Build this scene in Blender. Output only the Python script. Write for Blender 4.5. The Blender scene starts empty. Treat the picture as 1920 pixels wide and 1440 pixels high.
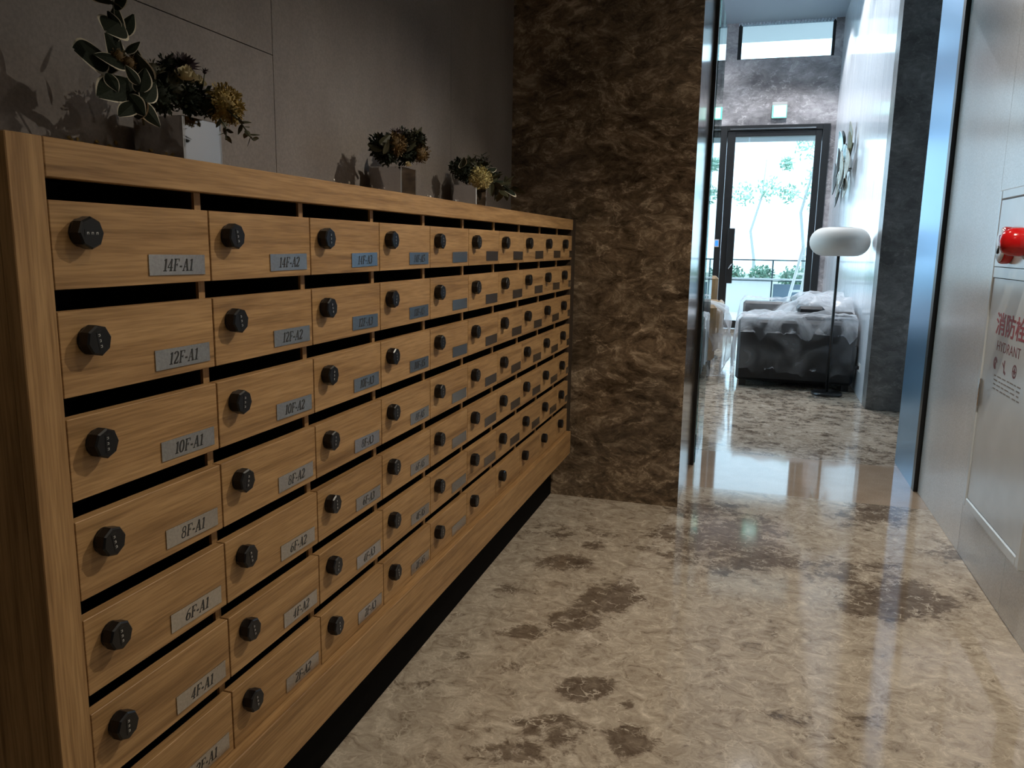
import bpy, bmesh, math, random
from mathutils import Vector, Matrix
random.seed(7)
S = bpy.context.scene
COL = S.collection

# ------------------------------------------------------------------ camera
FPX, YAW, PITCH, ROLL = 1479.1247, 0.292577, -0.175017, 0.017052
F0 = 1.3023                       # height of the top edge of the first row of doors above the floor
cam_d = bpy.data.cameras.new('camera'); cam = bpy.data.objects.new('camera', cam_d); COL.objects.link(cam)
cam_d.sensor_width = 36.0; cam_d.lens = FPX * 36.0 / 1920.0; cam_d.clip_start = 0.02; cam_d.clip_end = 300
_cy, _sy, _cp, _sp = math.cos(YAW), math.sin(YAW), math.cos(PITCH), math.sin(PITCH)
fw = Vector((-_sy*_cp, _cy*_cp, _sp)); r0 = Vector((_cy, _sy, 0)); u0 = r0.cross(fw)
rt = math.cos(ROLL)*r0 + math.sin(ROLL)*u0; up = -math.sin(ROLL)*r0 + math.cos(ROLL)*u0
m = Matrix((rt, up, -fw)).transposed().to_4x4(); m.translation = Vector((0.82984, -0.77739, F0 - 0.04446))
cam.matrix_world = m
S.camera = cam

# ------------------------------------------------------------------ exposure, sky, lights
S.view_settings.view_transform = 'Standard'; S.view_settings.look = 'None'
S.view_settings.exposure = 0.0; S.view_settings.gamma = 1.0; S.view_settings.use_curve_mapping = False
S.cycles.use_denoising = True; S.cycles.use_light_tree = False
S.cycles.max_bounces = 7; S.cycles.diffuse_bounces = 4; S.cycles.glossy_bounces = 4; S.cycles.transparent_max_bounces = 12
S.cycles.use_adaptive_sampling = True; S.cycles.adaptive_threshold = 0.04
S.cycles.sample_clamp_indirect = 6.0
S.cycles.caustics_reflective = False; S.cycles.caustics_refractive = False

SKY = 3.6
W = bpy.data.worlds.new('sky'); S.world = W; W.use_nodes = True
wn = W.node_tree.nodes; wn.clear()
wo = wn.new('ShaderNodeOutputWorld'); wb = wn.new('ShaderNodeBackground')
wb.inputs[0].default_value = (0.56, 0.79, 1.0, 1); wb.inputs[1].default_value = SKY
W.node_tree.links.new(wb.outputs[0], wo.inputs[0])

WARM = (1.0, 0.89, 0.73)
def spot(loc, power, angle, blend=0.6, target=None, radius=0.02, color=WARM):
    d = bpy.data.lights.new('downlight_beam', 'SPOT'); o = bpy.data.objects.new('downlight_beam', d); COL.objects.link(o)
    d.energy = power; d.color = color; d.spot_size = math.radians(angle); d.spot_blend = blend; d.shadow_soft_size = radius
    o.location = loc
    if target is not None:
        o.rotation_euler = (Vector(target) - Vector(loc)).to_track_quat('-Z', 'Y').to_euler()
    return o
CORR_Z = 2.62
WASH = [(1.42, 1.55)]      # the main wall washer aimed at the letter boxes
for (x, y) in WASH:
    spot((x, y, CORR_Z - 0.02), 92, 106, 0.5, (0.50, y-0.05, 0.0), 0.012)
DOWN = [(1.10, -1.3), (1.10, 0.30), (1.10, 2.65)]         # plain downlights along the middle, the one behind the camera added as fill
for (x, y) in DOWN:
    spot((x, y, CORR_Z - 0.02), 17, 150, 1.0, None, 0.02)
LOBBY = [(1.13, 10.9), (1.10, 9.0), (-0.9, 10.9), (-0.9, 9.0), (1.10, 7.1), (-0.9, 7.1)]
for (x, y) in LOBBY:
    spot((x, y, 4.52), 190 if x > 0 else 150, 117 if x > 0 else 158, 0.3, None, 0.018, (0.96, 0.97, 1.0))

def portal(loc, rot, sx, sy):      # guides daylight sampling through a window opening, emits nothing itself
    d = bpy.data.lights.new('window_portal', 'AREA'); o = bpy.data.objects.new('window_portal', d); COL.objects.link(o)
    d.shape = 'RECTANGLE'; d.size = sx; d.size_y = sy; d.cycles.is_portal = True
    o.location = loc; o.rotation_euler = rot
portal((1.0, 12.45, 1.45), (-math.pi/2, 0, 0), 1.3, 3.1)
portal((1.05, 12.45, 4.31), (-math.pi/2, 0, 0), 1.4, 0.55)
portal((-1.50, 12.45, 1.8), (-math.pi/2, 0, 0), 2.0, 3.5)
portal((-2.95, 8.4, 2.1), (0, -math.pi/2, 0), 4.0, 6.8)

# ------------------------------------------------------------------ materials
def nm(name):
    M = bpy.data.materials.new(name); M.use_nodes = True
    t = M.node_tree; b = t.nodes['Principled BSDF']
    return M, t, b
def N(t, typ, **kw):
    n = t.nodes.new(typ)
    for k, v in kw.items():
        if k in n.inputs: n.inputs[k].default_value = v
        else: setattr(n, k, v)
    return n
def ramp(t, fac, stops):
    r = t.nodes.new('ShaderNodeValToRGB'); e = r.color_ramp.elements
    e[0].position, e[0].color = stops[0][0], (*stops[0][1], 1)
    e[1].position, e[1].color = stops[-1][0], (*stops[-1][1], 1)
    for p, c in stops[1:-1]:
        k = e.new(p); k.color = (*c, 1)
    t.links.new(fac, r.inputs[0]); return r
def plain(name, col, rough=0.5, metal=0.0, spec=0.5, noise=0.0, nscale=40.0, bump=0.0, emit=None, estr=0.0):
    M, t, b = nm(name)
    b.inputs['Roughness'].default_value = rough; b.inputs['Metallic'].default_value = metal
    b.inputs['Specular IOR Level'].default_value = spec
    b.inputs['Base Color'].default_value = (*col, 1)
    if noise or bump:
        tc = N(t, 'ShaderNodeTexCoord'); nz = N(t, 'ShaderNodeTexNoise', Scale=nscale, Detail=4.0)
        t.links.new(tc.outputs['Object'], nz.inputs['Vector'])
        if noise:
            r = ramp(t, nz.outputs['Fac'], [(0.3, tuple(c*(1-noise) for c in col)), (0.7, tuple(min(1, c*(1+noise)) for c in col))])
            t.links.new(r.outputs[0], b.inputs['Base Color'])
        if bump:
            bp = N(t, 'ShaderNodeBump', Strength=bump, Distance=0.002); t.links.new(nz.outputs['Fac'], bp.inputs['Height'])
            t.links.new(bp.outputs[0], b.inputs['Normal'])
    if emit:
        b.inputs['Emission Color'].default_value = (*emit, 1); b.inputs['Emission Strength'].default_value = estr
    return M

def wood(name, axis):
    M, t, b = nm(name)
    tc = N(t, 'ShaderNodeTexCoord'); oi = N(t, 'ShaderNodeObjectInfo')
    ad = N(t, 'ShaderNodeVectorMath', operation='ADD'); sc = N(t, 'ShaderNodeVectorMath', operation='SCALE'); sc.inputs['Scale'].default_value = 7.0
    cv = N(t, 'ShaderNodeCombineXYZ')
    for i in range(3): t.links.new(oi.outputs['Random'], cv.inputs[i])
    t.links.new(cv.outputs[0], sc.inputs[0]); t.links.new(tc.outputs['Object'], ad.inputs[0]); t.links.new(sc.outputs[0], ad.inputs[1])
    mp = N(t, 'ShaderNodeMapping')
    s = [1, 1, 1]; s = {'Y': (55, 2.2, 55), 'Z': (55, 55, 2.2)}[axis]
    mp.inputs['Scale'].default_value = s
    t.links.new(ad.outputs[0], mp.inputs['Vector'])
    n1 = N(t, 'ShaderNodeTexNoise', Scale=1.0, Detail=3.0, Roughness=0.55, Distortion=0.5)
    t.links.new(mp.outputs[0], n1.inputs['Vector'])
    mp2 = N(t, 'ShaderNodeMapping'); mp2.inputs['Scale'].default_value = {'Y': (330, 14, 330), 'Z': (330, 330, 14)}[axis]
    t.links.new(ad.outputs[0], mp2.inputs['Vector'])
    n2 = N(t, 'ShaderNodeTexNoise', Scale=1.0, Detail=2.0); t.links.new(mp2.outputs[0], n2.inputs['Vector'])
    r1 = ramp(t, n1.outputs['Fac'], [(0.26, (0.225, 0.123, 0.048)), (0.46, (0.375, 0.218, 0.092)), (0.72, (0.475, 0.290, 0.130))])
    r2 = ramp(t, n2.outputs['Fac'], [(0.35, (0.60, 0.56, 0.50)), (0.6, (1, 1, 1))])
    mx = N(t, 'ShaderNodeMix', data_type='RGBA', blend_type='MULTIPLY'); mx.inputs['Factor'].default_value = 0.6
    t.links.new(r1.outputs[0], mx.inputs[6]); t.links.new(r2.outputs[0], mx.inputs[7])
    t.links.new(mx.outputs[2], b.inputs['Base Color'])
    b.inputs['Roughness'].default_value = 0.48; b.inputs['Specular IOR Level'].default_value = 0.35
    bp = N(t, 'ShaderNodeBump', Strength=0.12, Distance=0.0008); t.links.new(n2.outputs['Fac'], bp.inputs['Height']); t.links.new(bp.outputs[0], b.inputs['Normal'])
    return M

def marble_floor(name, bias=0.0):
    M, t, b = nm(name)
    g = N(t, 'ShaderNodeNewGeometry')
    mp = N(t, 'ShaderNodeMapping'); mp.inputs['Scale'].default_value = (0.9, 1.0, 1); mp.inputs['Rotation'].default_value = (0, 0, 0.3)
    t.links.new(g.outputs['Position'], mp.inputs['Vector'])
    wp = N(t, 'ShaderNodeTexNoise', Scale=9.0, Detail=4.0); t.links.new(mp.outputs[0], wp.inputs['Vector'])
    av = N(t, 'ShaderNodeVectorMath', operation='MULTIPLY_ADD'); av.inputs[1].default_value = (0.10, 0.10, 0.10)
    t.links.new(wp.outputs['Color'], av.inputs[0]); t.links.new(mp.outputs[0], av.inputs[2])
    at_ = N(t, 'ShaderNodeAttribute', attribute_name='blotch')
    blo = N(t, 'ShaderNodeTexNoise', Scale=10.0, Detail=8.0, Roughness=0.78); t.links.new(av.outputs[0], blo.inputs['Vector'])
    big = N(t, 'ShaderNodeTexNoise', Scale=1.6, Detail=2.0); t.links.new(av.outputs[0], big.inputs['Vector'])
    b2 = N(t, 'ShaderNodeMath', operation='MULTIPLY'); b2.inputs[1].default_value = 1.6; t.links.new(blo.outputs['Fac'], b2.inputs[0])
    a1 = N(t, 'ShaderNodeMath', operation='MULTIPLY_ADD'); a1.inputs[1].default_value = 0.53; t.links.new(at_.outputs['Fac'], a1.inputs[0]); t.links.new(b2.outputs[0], a1.inputs[2])
    ad = N(t, 'ShaderNodeMath', operation='MULTIPLY_ADD'); ad.inputs[1].default_value = 0.30; t.links.new(big.outputs['Fac'], ad.inputs[0]); t.links.new(a1.outputs[0], ad.inputs[2])
    mr = N(t, 'ShaderNodeMapRange'); mr.inputs['From Min'].default_value = 1.13-bias; mr.inputs['From Max'].default_value = 1.27-bias; t.links.new(ad.outputs[0], mr.inputs['Value'])
    dk = ramp(t, mr.outputs[0], [(0.0, (0, 0, 0)), (1.0, (0.9, 0.9, 0.9))])
    fine = N(t, 'ShaderNodeTexNoise', Scale=16.0, Detail=10.0, Roughness=0.78, Distortion=0.9); t.links.new(av.outputs[0], fine.inputs['Vector'])
    base = ramp(t, fine.outputs['Fac'], [(0.32, (0.165, 0.124, 0.090)), (0.44, (0.40, 0.333, 0.257)), (0.56, (0.54, 0.466, 0.371)), (0.68, (0.80, 0.72, 0.60))])
    dark = ramp(t, fine.outputs['Fac'], [(0.32, (0.070, 0.047, 0.032)), (0.55, (0.17, 0.127, 0.092)), (0.75, (0.36, 0.29, 0.22))])
    mx = N(t, 'ShaderNodeMix', data_type='RGBA'); t.links.new(dk.outputs[0], mx.inputs['Factor'])
    t.links.new(base.outputs[0], mx.inputs[6]); t.links.new(dark.outputs[0], mx.inputs[7])
    # short broken pale veins
    vo = N(t, 'ShaderNodeTexVoronoi', feature='DISTANCE_TO_EDGE', Scale=16.0)
    av2 = N(t, 'ShaderNodeVectorMath', operation='MULTIPLY_ADD'); av2.inputs[1].default_value = (0.20, 0.20, 0.20)
    w2 = N(t, 'ShaderNodeTexNoise', Scale=14.0, Detail=5.0); t.links.new(mp.outputs[0], w2.inputs['Vector'])
    t.links.new(w2.outputs['Color'], av2.inputs[0]); t.links.new(mp.outputs[0], av2.inputs[2]); t.links.new(av2.outputs[0], vo.inputs['Vector'])
    vr = ramp(t, vo.outputs['Distance'], [(0.0, (1, 1, 1)), (0.07, (0, 0, 0))])
    br = N(t, 'ShaderNodeTexNoise', Scale=17.0, Detail=3.0); t.links.new(g.outputs['Position'], br.inputs['Vector'])
    bm_ = ramp(t, br.outputs['Fac'], [(0.48, (0, 0, 0)), (0.60, (0.95, 0.95, 0.95))])
    mm = N(t, 'ShaderNodeMath', operation='MULTIPLY'); t.links.new(vr.outputs[0], mm.inputs[0]); t.links.new(bm_.outputs[0], mm.inputs[1])
    mx2 = N(t, 'ShaderNodeMix', data_type='RGBA'); t.links.new(mm.outputs[0], mx2.inputs['Factor'])
    t.links.new(mx.outputs[2], mx2.inputs[6]); mx2.inputs[7].default_value = (0.66, 0.58, 0.47, 1)
    t.links.new(mx2.outputs[2], b.inputs['Base Color'])
    b.inputs['Roughness'].default_value = 0.08; b.inputs['Specular IOR Level'].default_value = 0.34
    return M

def marble_wall(name, dark, mid, light, scale=1.0, rough=0.12, ang=0.6):
    M, t, b = nm(name)
    g = N(t, 'ShaderNodeNewGeometry')
    mp = N(t, 'ShaderNodeMapping'); mp.inputs['Rotation'].default_value = (0, ang, 0); mp.inputs['Scale'].default_value = (scale, scale, 1.7*scale)
    t.links.new(g.outputs['Position'], mp.inputs['Vector'])
    w = N(t, 'ShaderNodeTexNoise', Scale=2.6, Detail=4.0); t.links.new(mp.outputs[0], w.inputs['Vector'])
    av = N(t, 'ShaderNodeVectorMath', operation='MULTIPLY_ADD'); av.inputs[1].default_value = (0.30, 0.30, 0.30)
    t.links.new(w.outputs['Color'], av.inputs[0]); t.links.new(mp.outputs[0], av.inputs[2])
    n1 = N(t, 'ShaderNodeTexNoise', Scale=9.0, Detail=10.0, Roughness=0.76, Distortion=0.35); t.links.new(av.outputs[0], n1.inputs['Vector'])
    r1 = ramp(t, n1.outputs['Fac'], [(0.36, dark), (0.52, mid), (0.70, light)])
    n2 = N(t, 'ShaderNodeTexNoise', Scale=1.8, Detail=3.0); t.links.new(mp.outputs[0], n2.inputs['Vector'])
    r2 = ramp(t, n2.outputs['Fac'], [(0.32, (0.50, 0.50, 0.50)), (0.68, (1.35, 1.35, 1.35))])
    mx = N(t, 'ShaderNodeMix', data_type='RGBA', blend_type='MULTIPLY'); mx.inputs['Factor'].default_value = 1.0
    t.links.new(r1.outputs[0], mx.inputs[6]); t.links.new(r2.outputs[0], mx.inputs[7])
    vo = N(t, 'ShaderNodeTexNoise', Scale=4.5, Detail=5.0, Roughness=0.6); t.links.new(av.outputs[0], vo.inputs['Vector'])
    ab = N(t, 'ShaderNodeMath', operation='SUBTRACT'); ab.inputs[1].default_value = 0.5; t.links.new(vo.outputs['Fac'], ab.inputs[0])
    ab2 = N(t, 'ShaderNodeMath', operation='ABSOLUTE'); t.links.new(ab.outputs[0], ab2.inputs[0])
    vr = ramp(t, ab2.outputs[0], [(0.0, (0.55, 0.55, 0.55)), (0.022, (0, 0, 0))])
    vm = ramp(t, n1.outputs['Fac'], [(0.45, (0, 0, 0)), (0.62, (1, 1, 1))])
    mm = N(t, 'ShaderNodeMath', operation='MULTIPLY'); t.links.new(vr.outputs[0], mm.inputs[0]); t.links.new(vm.outputs[0], mm.inputs[1])
    mx2 = N(t, 'ShaderNodeMix', data_type='RGBA'); t.links.new(mm.outputs[0], mx2.inputs['Factor'])
    t.links.new(mx.outputs[2], mx2.inputs[6]); mx2.inputs[7].default_value = (*[min(1, c*1.5) for c in light], 1)
    t.links.new(mx2.outputs[2], b.inputs['Base Color'])
    b.inputs['Roughness'].default_value = rough
    return M

def tilemat(name, c1, c2, rough, stretch=(1, 1, 1), scale=2.0):
    M, t, b = nm(name)
    g = N(t, 'ShaderNodeNewGeometry'); oi = N(t, 'ShaderNodeObjectInfo')
    mp = N(t, 'ShaderNodeMapping'); mp.inputs['Scale'].default_value = stretch
    t.links.new(g.outputs['Position'], mp.inputs['Vector'])
    n1 = N(t, 'ShaderNodeTexNoise', Scale=scale, Detail=7.0, Roughness=0.62); t.links.new(mp.outputs[0], n1.inputs['Vector'])
    r = ramp(t, n1.outputs['Fac'], [(0.3, c1), (0.7, c2)])
    n3 = N(t, 'ShaderNodeTexNoise', Scale=160.0, Detail=2.0); t.links.new(g.outputs['Position'], n3.inputs['Vector'])
    r3 = ramp(t, n3.outputs['Fac'], [(0.35, (0.86, 0.86, 0.86)), (0.65, (1.08, 1.08, 1.08))])
    mx = N(t, 'ShaderNodeMix', data_type='RGBA', blend_type='MULTIPLY'); mx.inputs['Factor'].default_value = 1.0
    t.links.new(r.outputs[0], mx.inputs[6]); t.links.new(r3.outputs[0], mx.inputs[7])
    t.links.new(mx.outputs[2], b.inputs['Base Color']); b.inputs['Roughness'].default_value = rough
    return M

def glassmat(name, tint=(1, 1, 1), refl=0.06):
    M = bpy.data.materials.new(name); M.use_nodes = True; t = M.node_tree; t.nodes.clear()
    o = N(t, 'ShaderNodeOutputMaterial'); mx = N(t, 'ShaderNodeMixShader'); tr = N(t, 'ShaderNodeBsdfTransparent'); gl = N(t, 'ShaderNodeBsdfGlossy')
    tr.inputs[0].default_value = (*tint, 1); gl.inputs['Roughness'].default_value = 0.01
    fr = N(t, 'ShaderNodeFresnel', IOR=1.5)
    t.links.new(fr.outputs[0], mx.inputs[0])
    t.links.new(tr.outputs[0], mx.inputs[1]); t.links.new(gl.outputs[0], mx.inputs[2]); t.links.new(mx.outputs[0], o.inputs[0])
    return M
def filmmat(name, op=0.4, col=(0.85, 0.88, 0.92)):
    M = bpy.data.materials.new(name); M.use_nodes = True; t = M.node_tree; t.nodes.clear()
    o = N(t, 'ShaderNodeOutputMaterial'); mx = N(t, 'ShaderNodeMixShader'); tr = N(t, 'ShaderNodeBsdfTransparent')
    b = N(t, 'ShaderNodeBsdfPrincipled'); b.inputs['Base Color'].default_value = (*col, 1); b.inputs['Roughness'].default_value = 0.25
    tl = N(t, 'ShaderNodeBsdfTranslucent'); tl.inputs[0].default_value = (*col, 1)
    m2 = N(t, 'ShaderNodeMixShader'); m2.inputs[0].default_value = 0.5
    tc = N(t, 'ShaderNodeTexCoord'); nz = N(t, 'ShaderNodeTexNoise', Scale=3.5, Detail=3.0, Distortion=1.2)
    t.links.new(tc.outputs['Object'], nz.inputs['Vector'])
    r = ramp(t, nz.outputs['Fac'], [(0.42, (op*0.3,)*3), (0.70, (min(1, op*2.6),)*3)])
    lw = N(t, 'ShaderNodeLayerWeight', Blend=0.25); gm = N(t, 'ShaderNodeMath', operation='MULTIPLY'); gm.inputs[1].default_value = 0.75     # film seen edge-on is denser
    t.links.new(lw.outputs['Facing'], gm.inputs[0]); mxm = N(t, 'ShaderNodeMath', operation='MAXIMUM')
    t.links.new(gm.outputs[0], mxm.inputs[0]); t.links.new(r.outputs[0], mxm.inputs[1]); t.links.new(mxm.outputs[0], mx.inputs[0])
    t.links.new(b.outputs[0], m2.inputs[1]); t.links.new(tl.outputs[0], m2.inputs[2])
    t.links.new(tr.outputs[0], mx.inputs[1]); t.links.new(m2.outputs[0], mx.inputs[2]); t.links.new(mx.outputs[0], o.inputs[0])
    return M

MAT = {}
MAT['wood_h'] = wood('oak_horizontal', 'Y'); MAT['wood_v'] = wood('oak_vertical', 'Z')
MAT['inside'] = plain('dark_interior', (0.010, 0.008, 0.007), 0.8)
MAT['black'] = plain('black_paint', (0.012, 0.012, 0.013), 0.35)
MAT['toe'] = plain('black_kick', (0.003, 0.003, 0.003), 0.7, spec=0.05)
MAT['lock'] = plain('black_zinc', (0.005, 0.005, 0.006), 0.30, spec=0.35, noise=0.2, nscale=200)
MAT['digit'] = plain('white_digit', (0.75, 0.75, 0.72), 0.5)
MAT['alu'] = plain('brushed_aluminium', (0.50, 0.49, 0.47), 0.24, metal=1.0, noise=0.12, nscale=300)
MAT['ink'] = plain('black_ink', (0.02, 0.02, 0.02), 0.5)
MAT['floor'] = marble_floor('brown_beige_marble')
MAT['floor_lobby'] = marble_floor('brown_marble_lobby', 0.20)
MAT['slab'] = tilemat('plain_beige_stone', (0.36, 0.27, 0.19), (0.46, 0.36, 0.27), 0.05, scale=6)
MAT['marble'] = marble_wall('brown_marble', (0.036, 0.024, 0.015), (0.155, 0.110, 0.070), (0.44, 0.345, 0.245), scale=1.1)
MAT['endmarble'] = marble_wall('grey_brown_marble', (0.20, 0.19, 0.20), (0.31, 0.295, 0.305), (0.44, 0.425, 0.43), scale=0.7, rough=0.25)
MAT['darkstone'] = marble_wall('dark_stone', (0.085, 0.09, 0.09), (0.14, 0.146, 0.146), (0.21, 0.216, 0.212), scale=1.3, rough=0.3)
MAT['tile_l'] = tilemat('grey_stone_tile', (0.135, 0.119, 0.110), (0.19, 0.172, 0.161), 0.40, (1, 1.6, 0.8), 2.4)
MAT['tile_r'] = tilemat('pale_grey_tile', (0.70, 0.74, 0.78), (0.77, 0.81, 0.85), 0.19, (1, 2.0, 0.35), 2.2)
MAT['grout'] = plain('grout', (0.08, 0.07, 0.06), 0.8)
MAT['white_wall'] = tilemat('polished_white_panel', (0.66, 0.71, 0.77), (0.76, 0.80, 0.85), 0.11, (1, 3.0, 0.25), 1.5)
_t = MAT['white_wall'].node_tree; _b = _t.nodes['Principled BSDF']
_g = N(_t, 'ShaderNodeNewGeometry'); _m = N(_t, 'ShaderNodeMapping'); _m.inputs['Scale'].default_value = (1, 9.0, 0.12)
_n = N(_t, 'ShaderNodeTexNoise', Scale=2.0, Detail=4.0); _p = N(_t, 'ShaderNodeBump', Strength=0.5, Distance=0.004)
_t.links.new(_g.outputs['Position'], _m.inputs['Vector']); _t.links.new(_m.outputs[0], _n.inputs['Vector']); _t.links.new(_n.outputs['Fac'], _p.inputs['Height']); _t.links.new(_p.outputs[0], _b.inputs['Normal'])
MAT['ceil'] = plain('ceiling_paint', (0.62, 0.62, 0.62), 0.8)
MAT['steel'] = plain('satin_steel', (0.50, 0.52, 0.54), 0.22, metal=1.0)
MAT['bluesteel'] = plain('blue_satin_steel', (0.27, 0.53, 0.82), 0.28, metal=1.0)
MAT['chrome'] = plain('mirror_steel', (0.72, 0.72, 0.74), 0.06, metal=1.0)
MAT['frame'] = plain('black_metal', (0.010, 0.011, 0.012), 0.3)
MAT['glass'] = glassmat('clear_glass', (0.96, 0.99, 0.98))
MAT['gglass'] = glassmat('green_glass', (0.62, 0.74, 0.72))
MAT['film'] = filmmat('clear_film', 0.11)
MAT['film2'] = filmmat('milky_film', 0.26)
MAT['film3'] = filmmat('thin_milky_film', 0.22)
MAT['plaster'] = plain('plaster', (0.7, 0.68, 0.64), 0.8)

# ------------------------------------------------------------------ mesh helpers
class MB:
    def __init__(s): s.v = []; s.f = []; s.m = []; s.sm = []
    def add(s, vs, fs, mi=0, smooth=False):
        o = len(s.v); s.v += [tuple(p) for p in vs]
        for f in fs: s.f.append(tuple(o+i for i in f)); s.m.append(mi); s.sm.append(smooth)
    def box(s, x0, x1, y0, y1, z0, z1, mi=0):
        s.add([(x0,y0,z0),(x1,y0,z0),(x1,y1,z0),(x0,y1,z0),(x0,y0,z1),(x1,y0,z1),(x1,y1,z1),(x0,y1,z1)],
              [(0,3,2,1),(4,5,6,7),(0,1,5,4),(1,2,6,5),(2,3,7,6),(3,0,4,7)], mi)
    def obb(s, c, ax, ay, az, mi=0):
        c = Vector(c); ax, ay, az = Vector(ax), Vector(ay), Vector(az)
        p = [c+sx*ax+sy*ay+sz*az for sz in (-1,1) for sx, sy in ((-1,-1),(1,-1),(1,1),(-1,1))]
        s.add(p, [(0,3,2,1),(4,5,6,7),(0,1,5,4),(1,2,6,5),(2,3,7,6),(3,0,4,7)], mi)
    def tube(s, pts, rad, n=8, mi=0, cap=True, smooth=True):
        pts = [Vector(p) for p in pts]
        if not hasattr(rad, '__len__'): rad = [rad]*len(pts)
        rings = []; prev = None
        for i, p in enumerate(pts):
            d = (pts[min(i+1, len(pts)-1)] - pts[max(i-1, 0)]).normalized()
            a = d.orthogonal().normalized() if prev is None else (prev - d*prev.dot(d)).normalized()
            prev = a; b = d.cross(a)
            rings.append([p + rad[i]*(math.cos(2*math.pi*k/n)*a + math.sin(2*math.pi*k/n)*b) for k in range(n)])
        vs = [q for r in rings for q in r]; fs = []
        for i in range(len(pts)-1):
            for k in range(n):
                fs.append((i*n+k, i*n+(k+1)%n, (i+1)*n+(k+1)%n, (i+1)*n+k))
        s.add(vs, fs, mi, smooth)
        if cap:
            o = len(s.v) - len(vs)
            s.f.append(tuple(o+k for k in reversed(range(n)))); s.m.append(mi); s.sm.append(False)
            s.f.append(tuple(o+(len(pts)-1)*n+k for k in range(n))); s.m.append(mi); s.sm.append(False)
    def lathe(s, prof, n=24, center=(0,0,0), axis='Z', mi=0, smooth=True):
        cx, cy, cz = center; vs = []
        for r, h in prof:
            for k in range(n):
                a = 2*math.pi*k/n
                if axis == 'Z': vs.append((cx+r*math.cos(a), cy+r*math.sin(a), cz+h))
                elif axis == 'X': vs.append((cx+h, cy+r*math.cos(a), cz+r*math.sin(a)))
                else: vs.append((cx+r*math.sin(a), cy+h, cz+r*math.cos(a)))
        fs = []
        for i in range(len(prof)-1):
            for k in range(n): fs.append((i*n+k, i*n+(k+1)%n, (i+1)*n+(k+1)%n, (i+1)*n+k))
        fs.append(tuple(reversed(range(n)))); fs.append(tuple((len(prof)-1)*n+k for k in range(n)))
        s.add(vs, fs, mi, smooth)
    def grid(s, P, mi=0, smooth=True):
        h = len(P); w = len(P[0]); vs = [q for r in P for q in r]
        s.add(vs, [(i*w+j, i*w+j+1, (i+1)*w+j+1, (i+1)*w+j) for i in range(h-1) for j in range(w-1)], mi, smooth)
    def sphere(s, c, r, n=10, mi=0, sc=(1,1,1), jit=0.0):
        c = Vector(c); vs = []; h = max(4, n//2+1)
        for i in range(h+1):
            th = math.pi*i/h
            for k in range(n):
                a = 2*math.pi*k/n; q = 1 + (random.uniform(-jit, jit) if jit else 0)
                vs.append(c + r*q*Vector((sc[0]*math.sin(th)*math.cos(a), sc[1]*math.sin(th)*math.sin(a), sc[2]*math.cos(th))))
        s.add(vs, [(i*n+k, (i+1)*n+k, (i+1)*n+(k+1)%n, i*n+(k+1)%n) for i in range(h) for k in range(n)], mi, True)
    def mesh(s, name, mats, bevel=0.0):
        me = bpy.data.meshes.new(name); me.from_pydata(s.v, [], s.f)
        for mm_ in (mats if isinstance(mats, (list, tuple)) else [mats]): me.materials.append(mm_)
        for p, mi, sm in zip(me.polygons, s.m, s.sm): p.material_index = mi; p.use_smooth = sm
        bm = bmesh.new(); bm.from_mesh(me)
        bmesh.ops.recalc_face_normals(bm, faces=bm.faces)
        if bevel: bmesh.ops.bevel(bm, geom=list(bm.edges), offset=bevel, segments=1, affect='EDGES', profile=0.7)
        bm.to_mesh(me); bm.free(); me.update()
        return me
    def build(s, name, mats, parent=None, bevel=0.0, loc=None):
        return link(name, s.mesh(name, mats, bevel), parent, loc)

def link(name, me, parent=None, loc=None):
    o = bpy.data.objects.new(name, me); COL.objects.link(o)
    if loc is not None: o.location = loc
    if parent is not None: o.parent = parent
    return o
def tag(o, label=None, cat=None, group=None, kind=None):
    if label: o['label'] = label
    if cat: o['category'] = cat
    if group: o['group'] = group
    if kind: o['kind'] = kind
    return o
def thing(name, label, cat, loc=(0,0,0), group=None, rz=0):
    o = bpy.data.objects.new(name, None); COL.objects.link(o); o.empty_display_size = 0.1
    o.location = loc; o.rotation_euler = (0, 0, rz)
    return tag(o, label, cat, group)
def bx(name, mat, x0, x1, y0, y1, z0, z1, parent=None, bevel=0.0, kind=None, center=True):
    mb = MB(); c = ((x0+x1)/2, (y0+y1)/2, (z0+z1)/2)
    mb.box(x0-c[0], x1-c[0], y0-c[1], y1-c[1], z0-c[2], z1-c[2])
    loc = Vector(c)
    if parent is not None: loc = loc - parent.location
    o = mb.build(name, mat, parent, bevel, loc)
    if kind: o['kind'] = kind
    return o

# ------------------------------------------------------------------ the setting
XL, XR = -0.335, 1.736          # corridor side walls
XP = 0.545                      # right end of the brown marble wall
YM = 3.02                       # face of the brown marble wall
YE = 12.2                       # lobby end wall
LOBZ = 4.57                     # lobby ceiling
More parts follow.
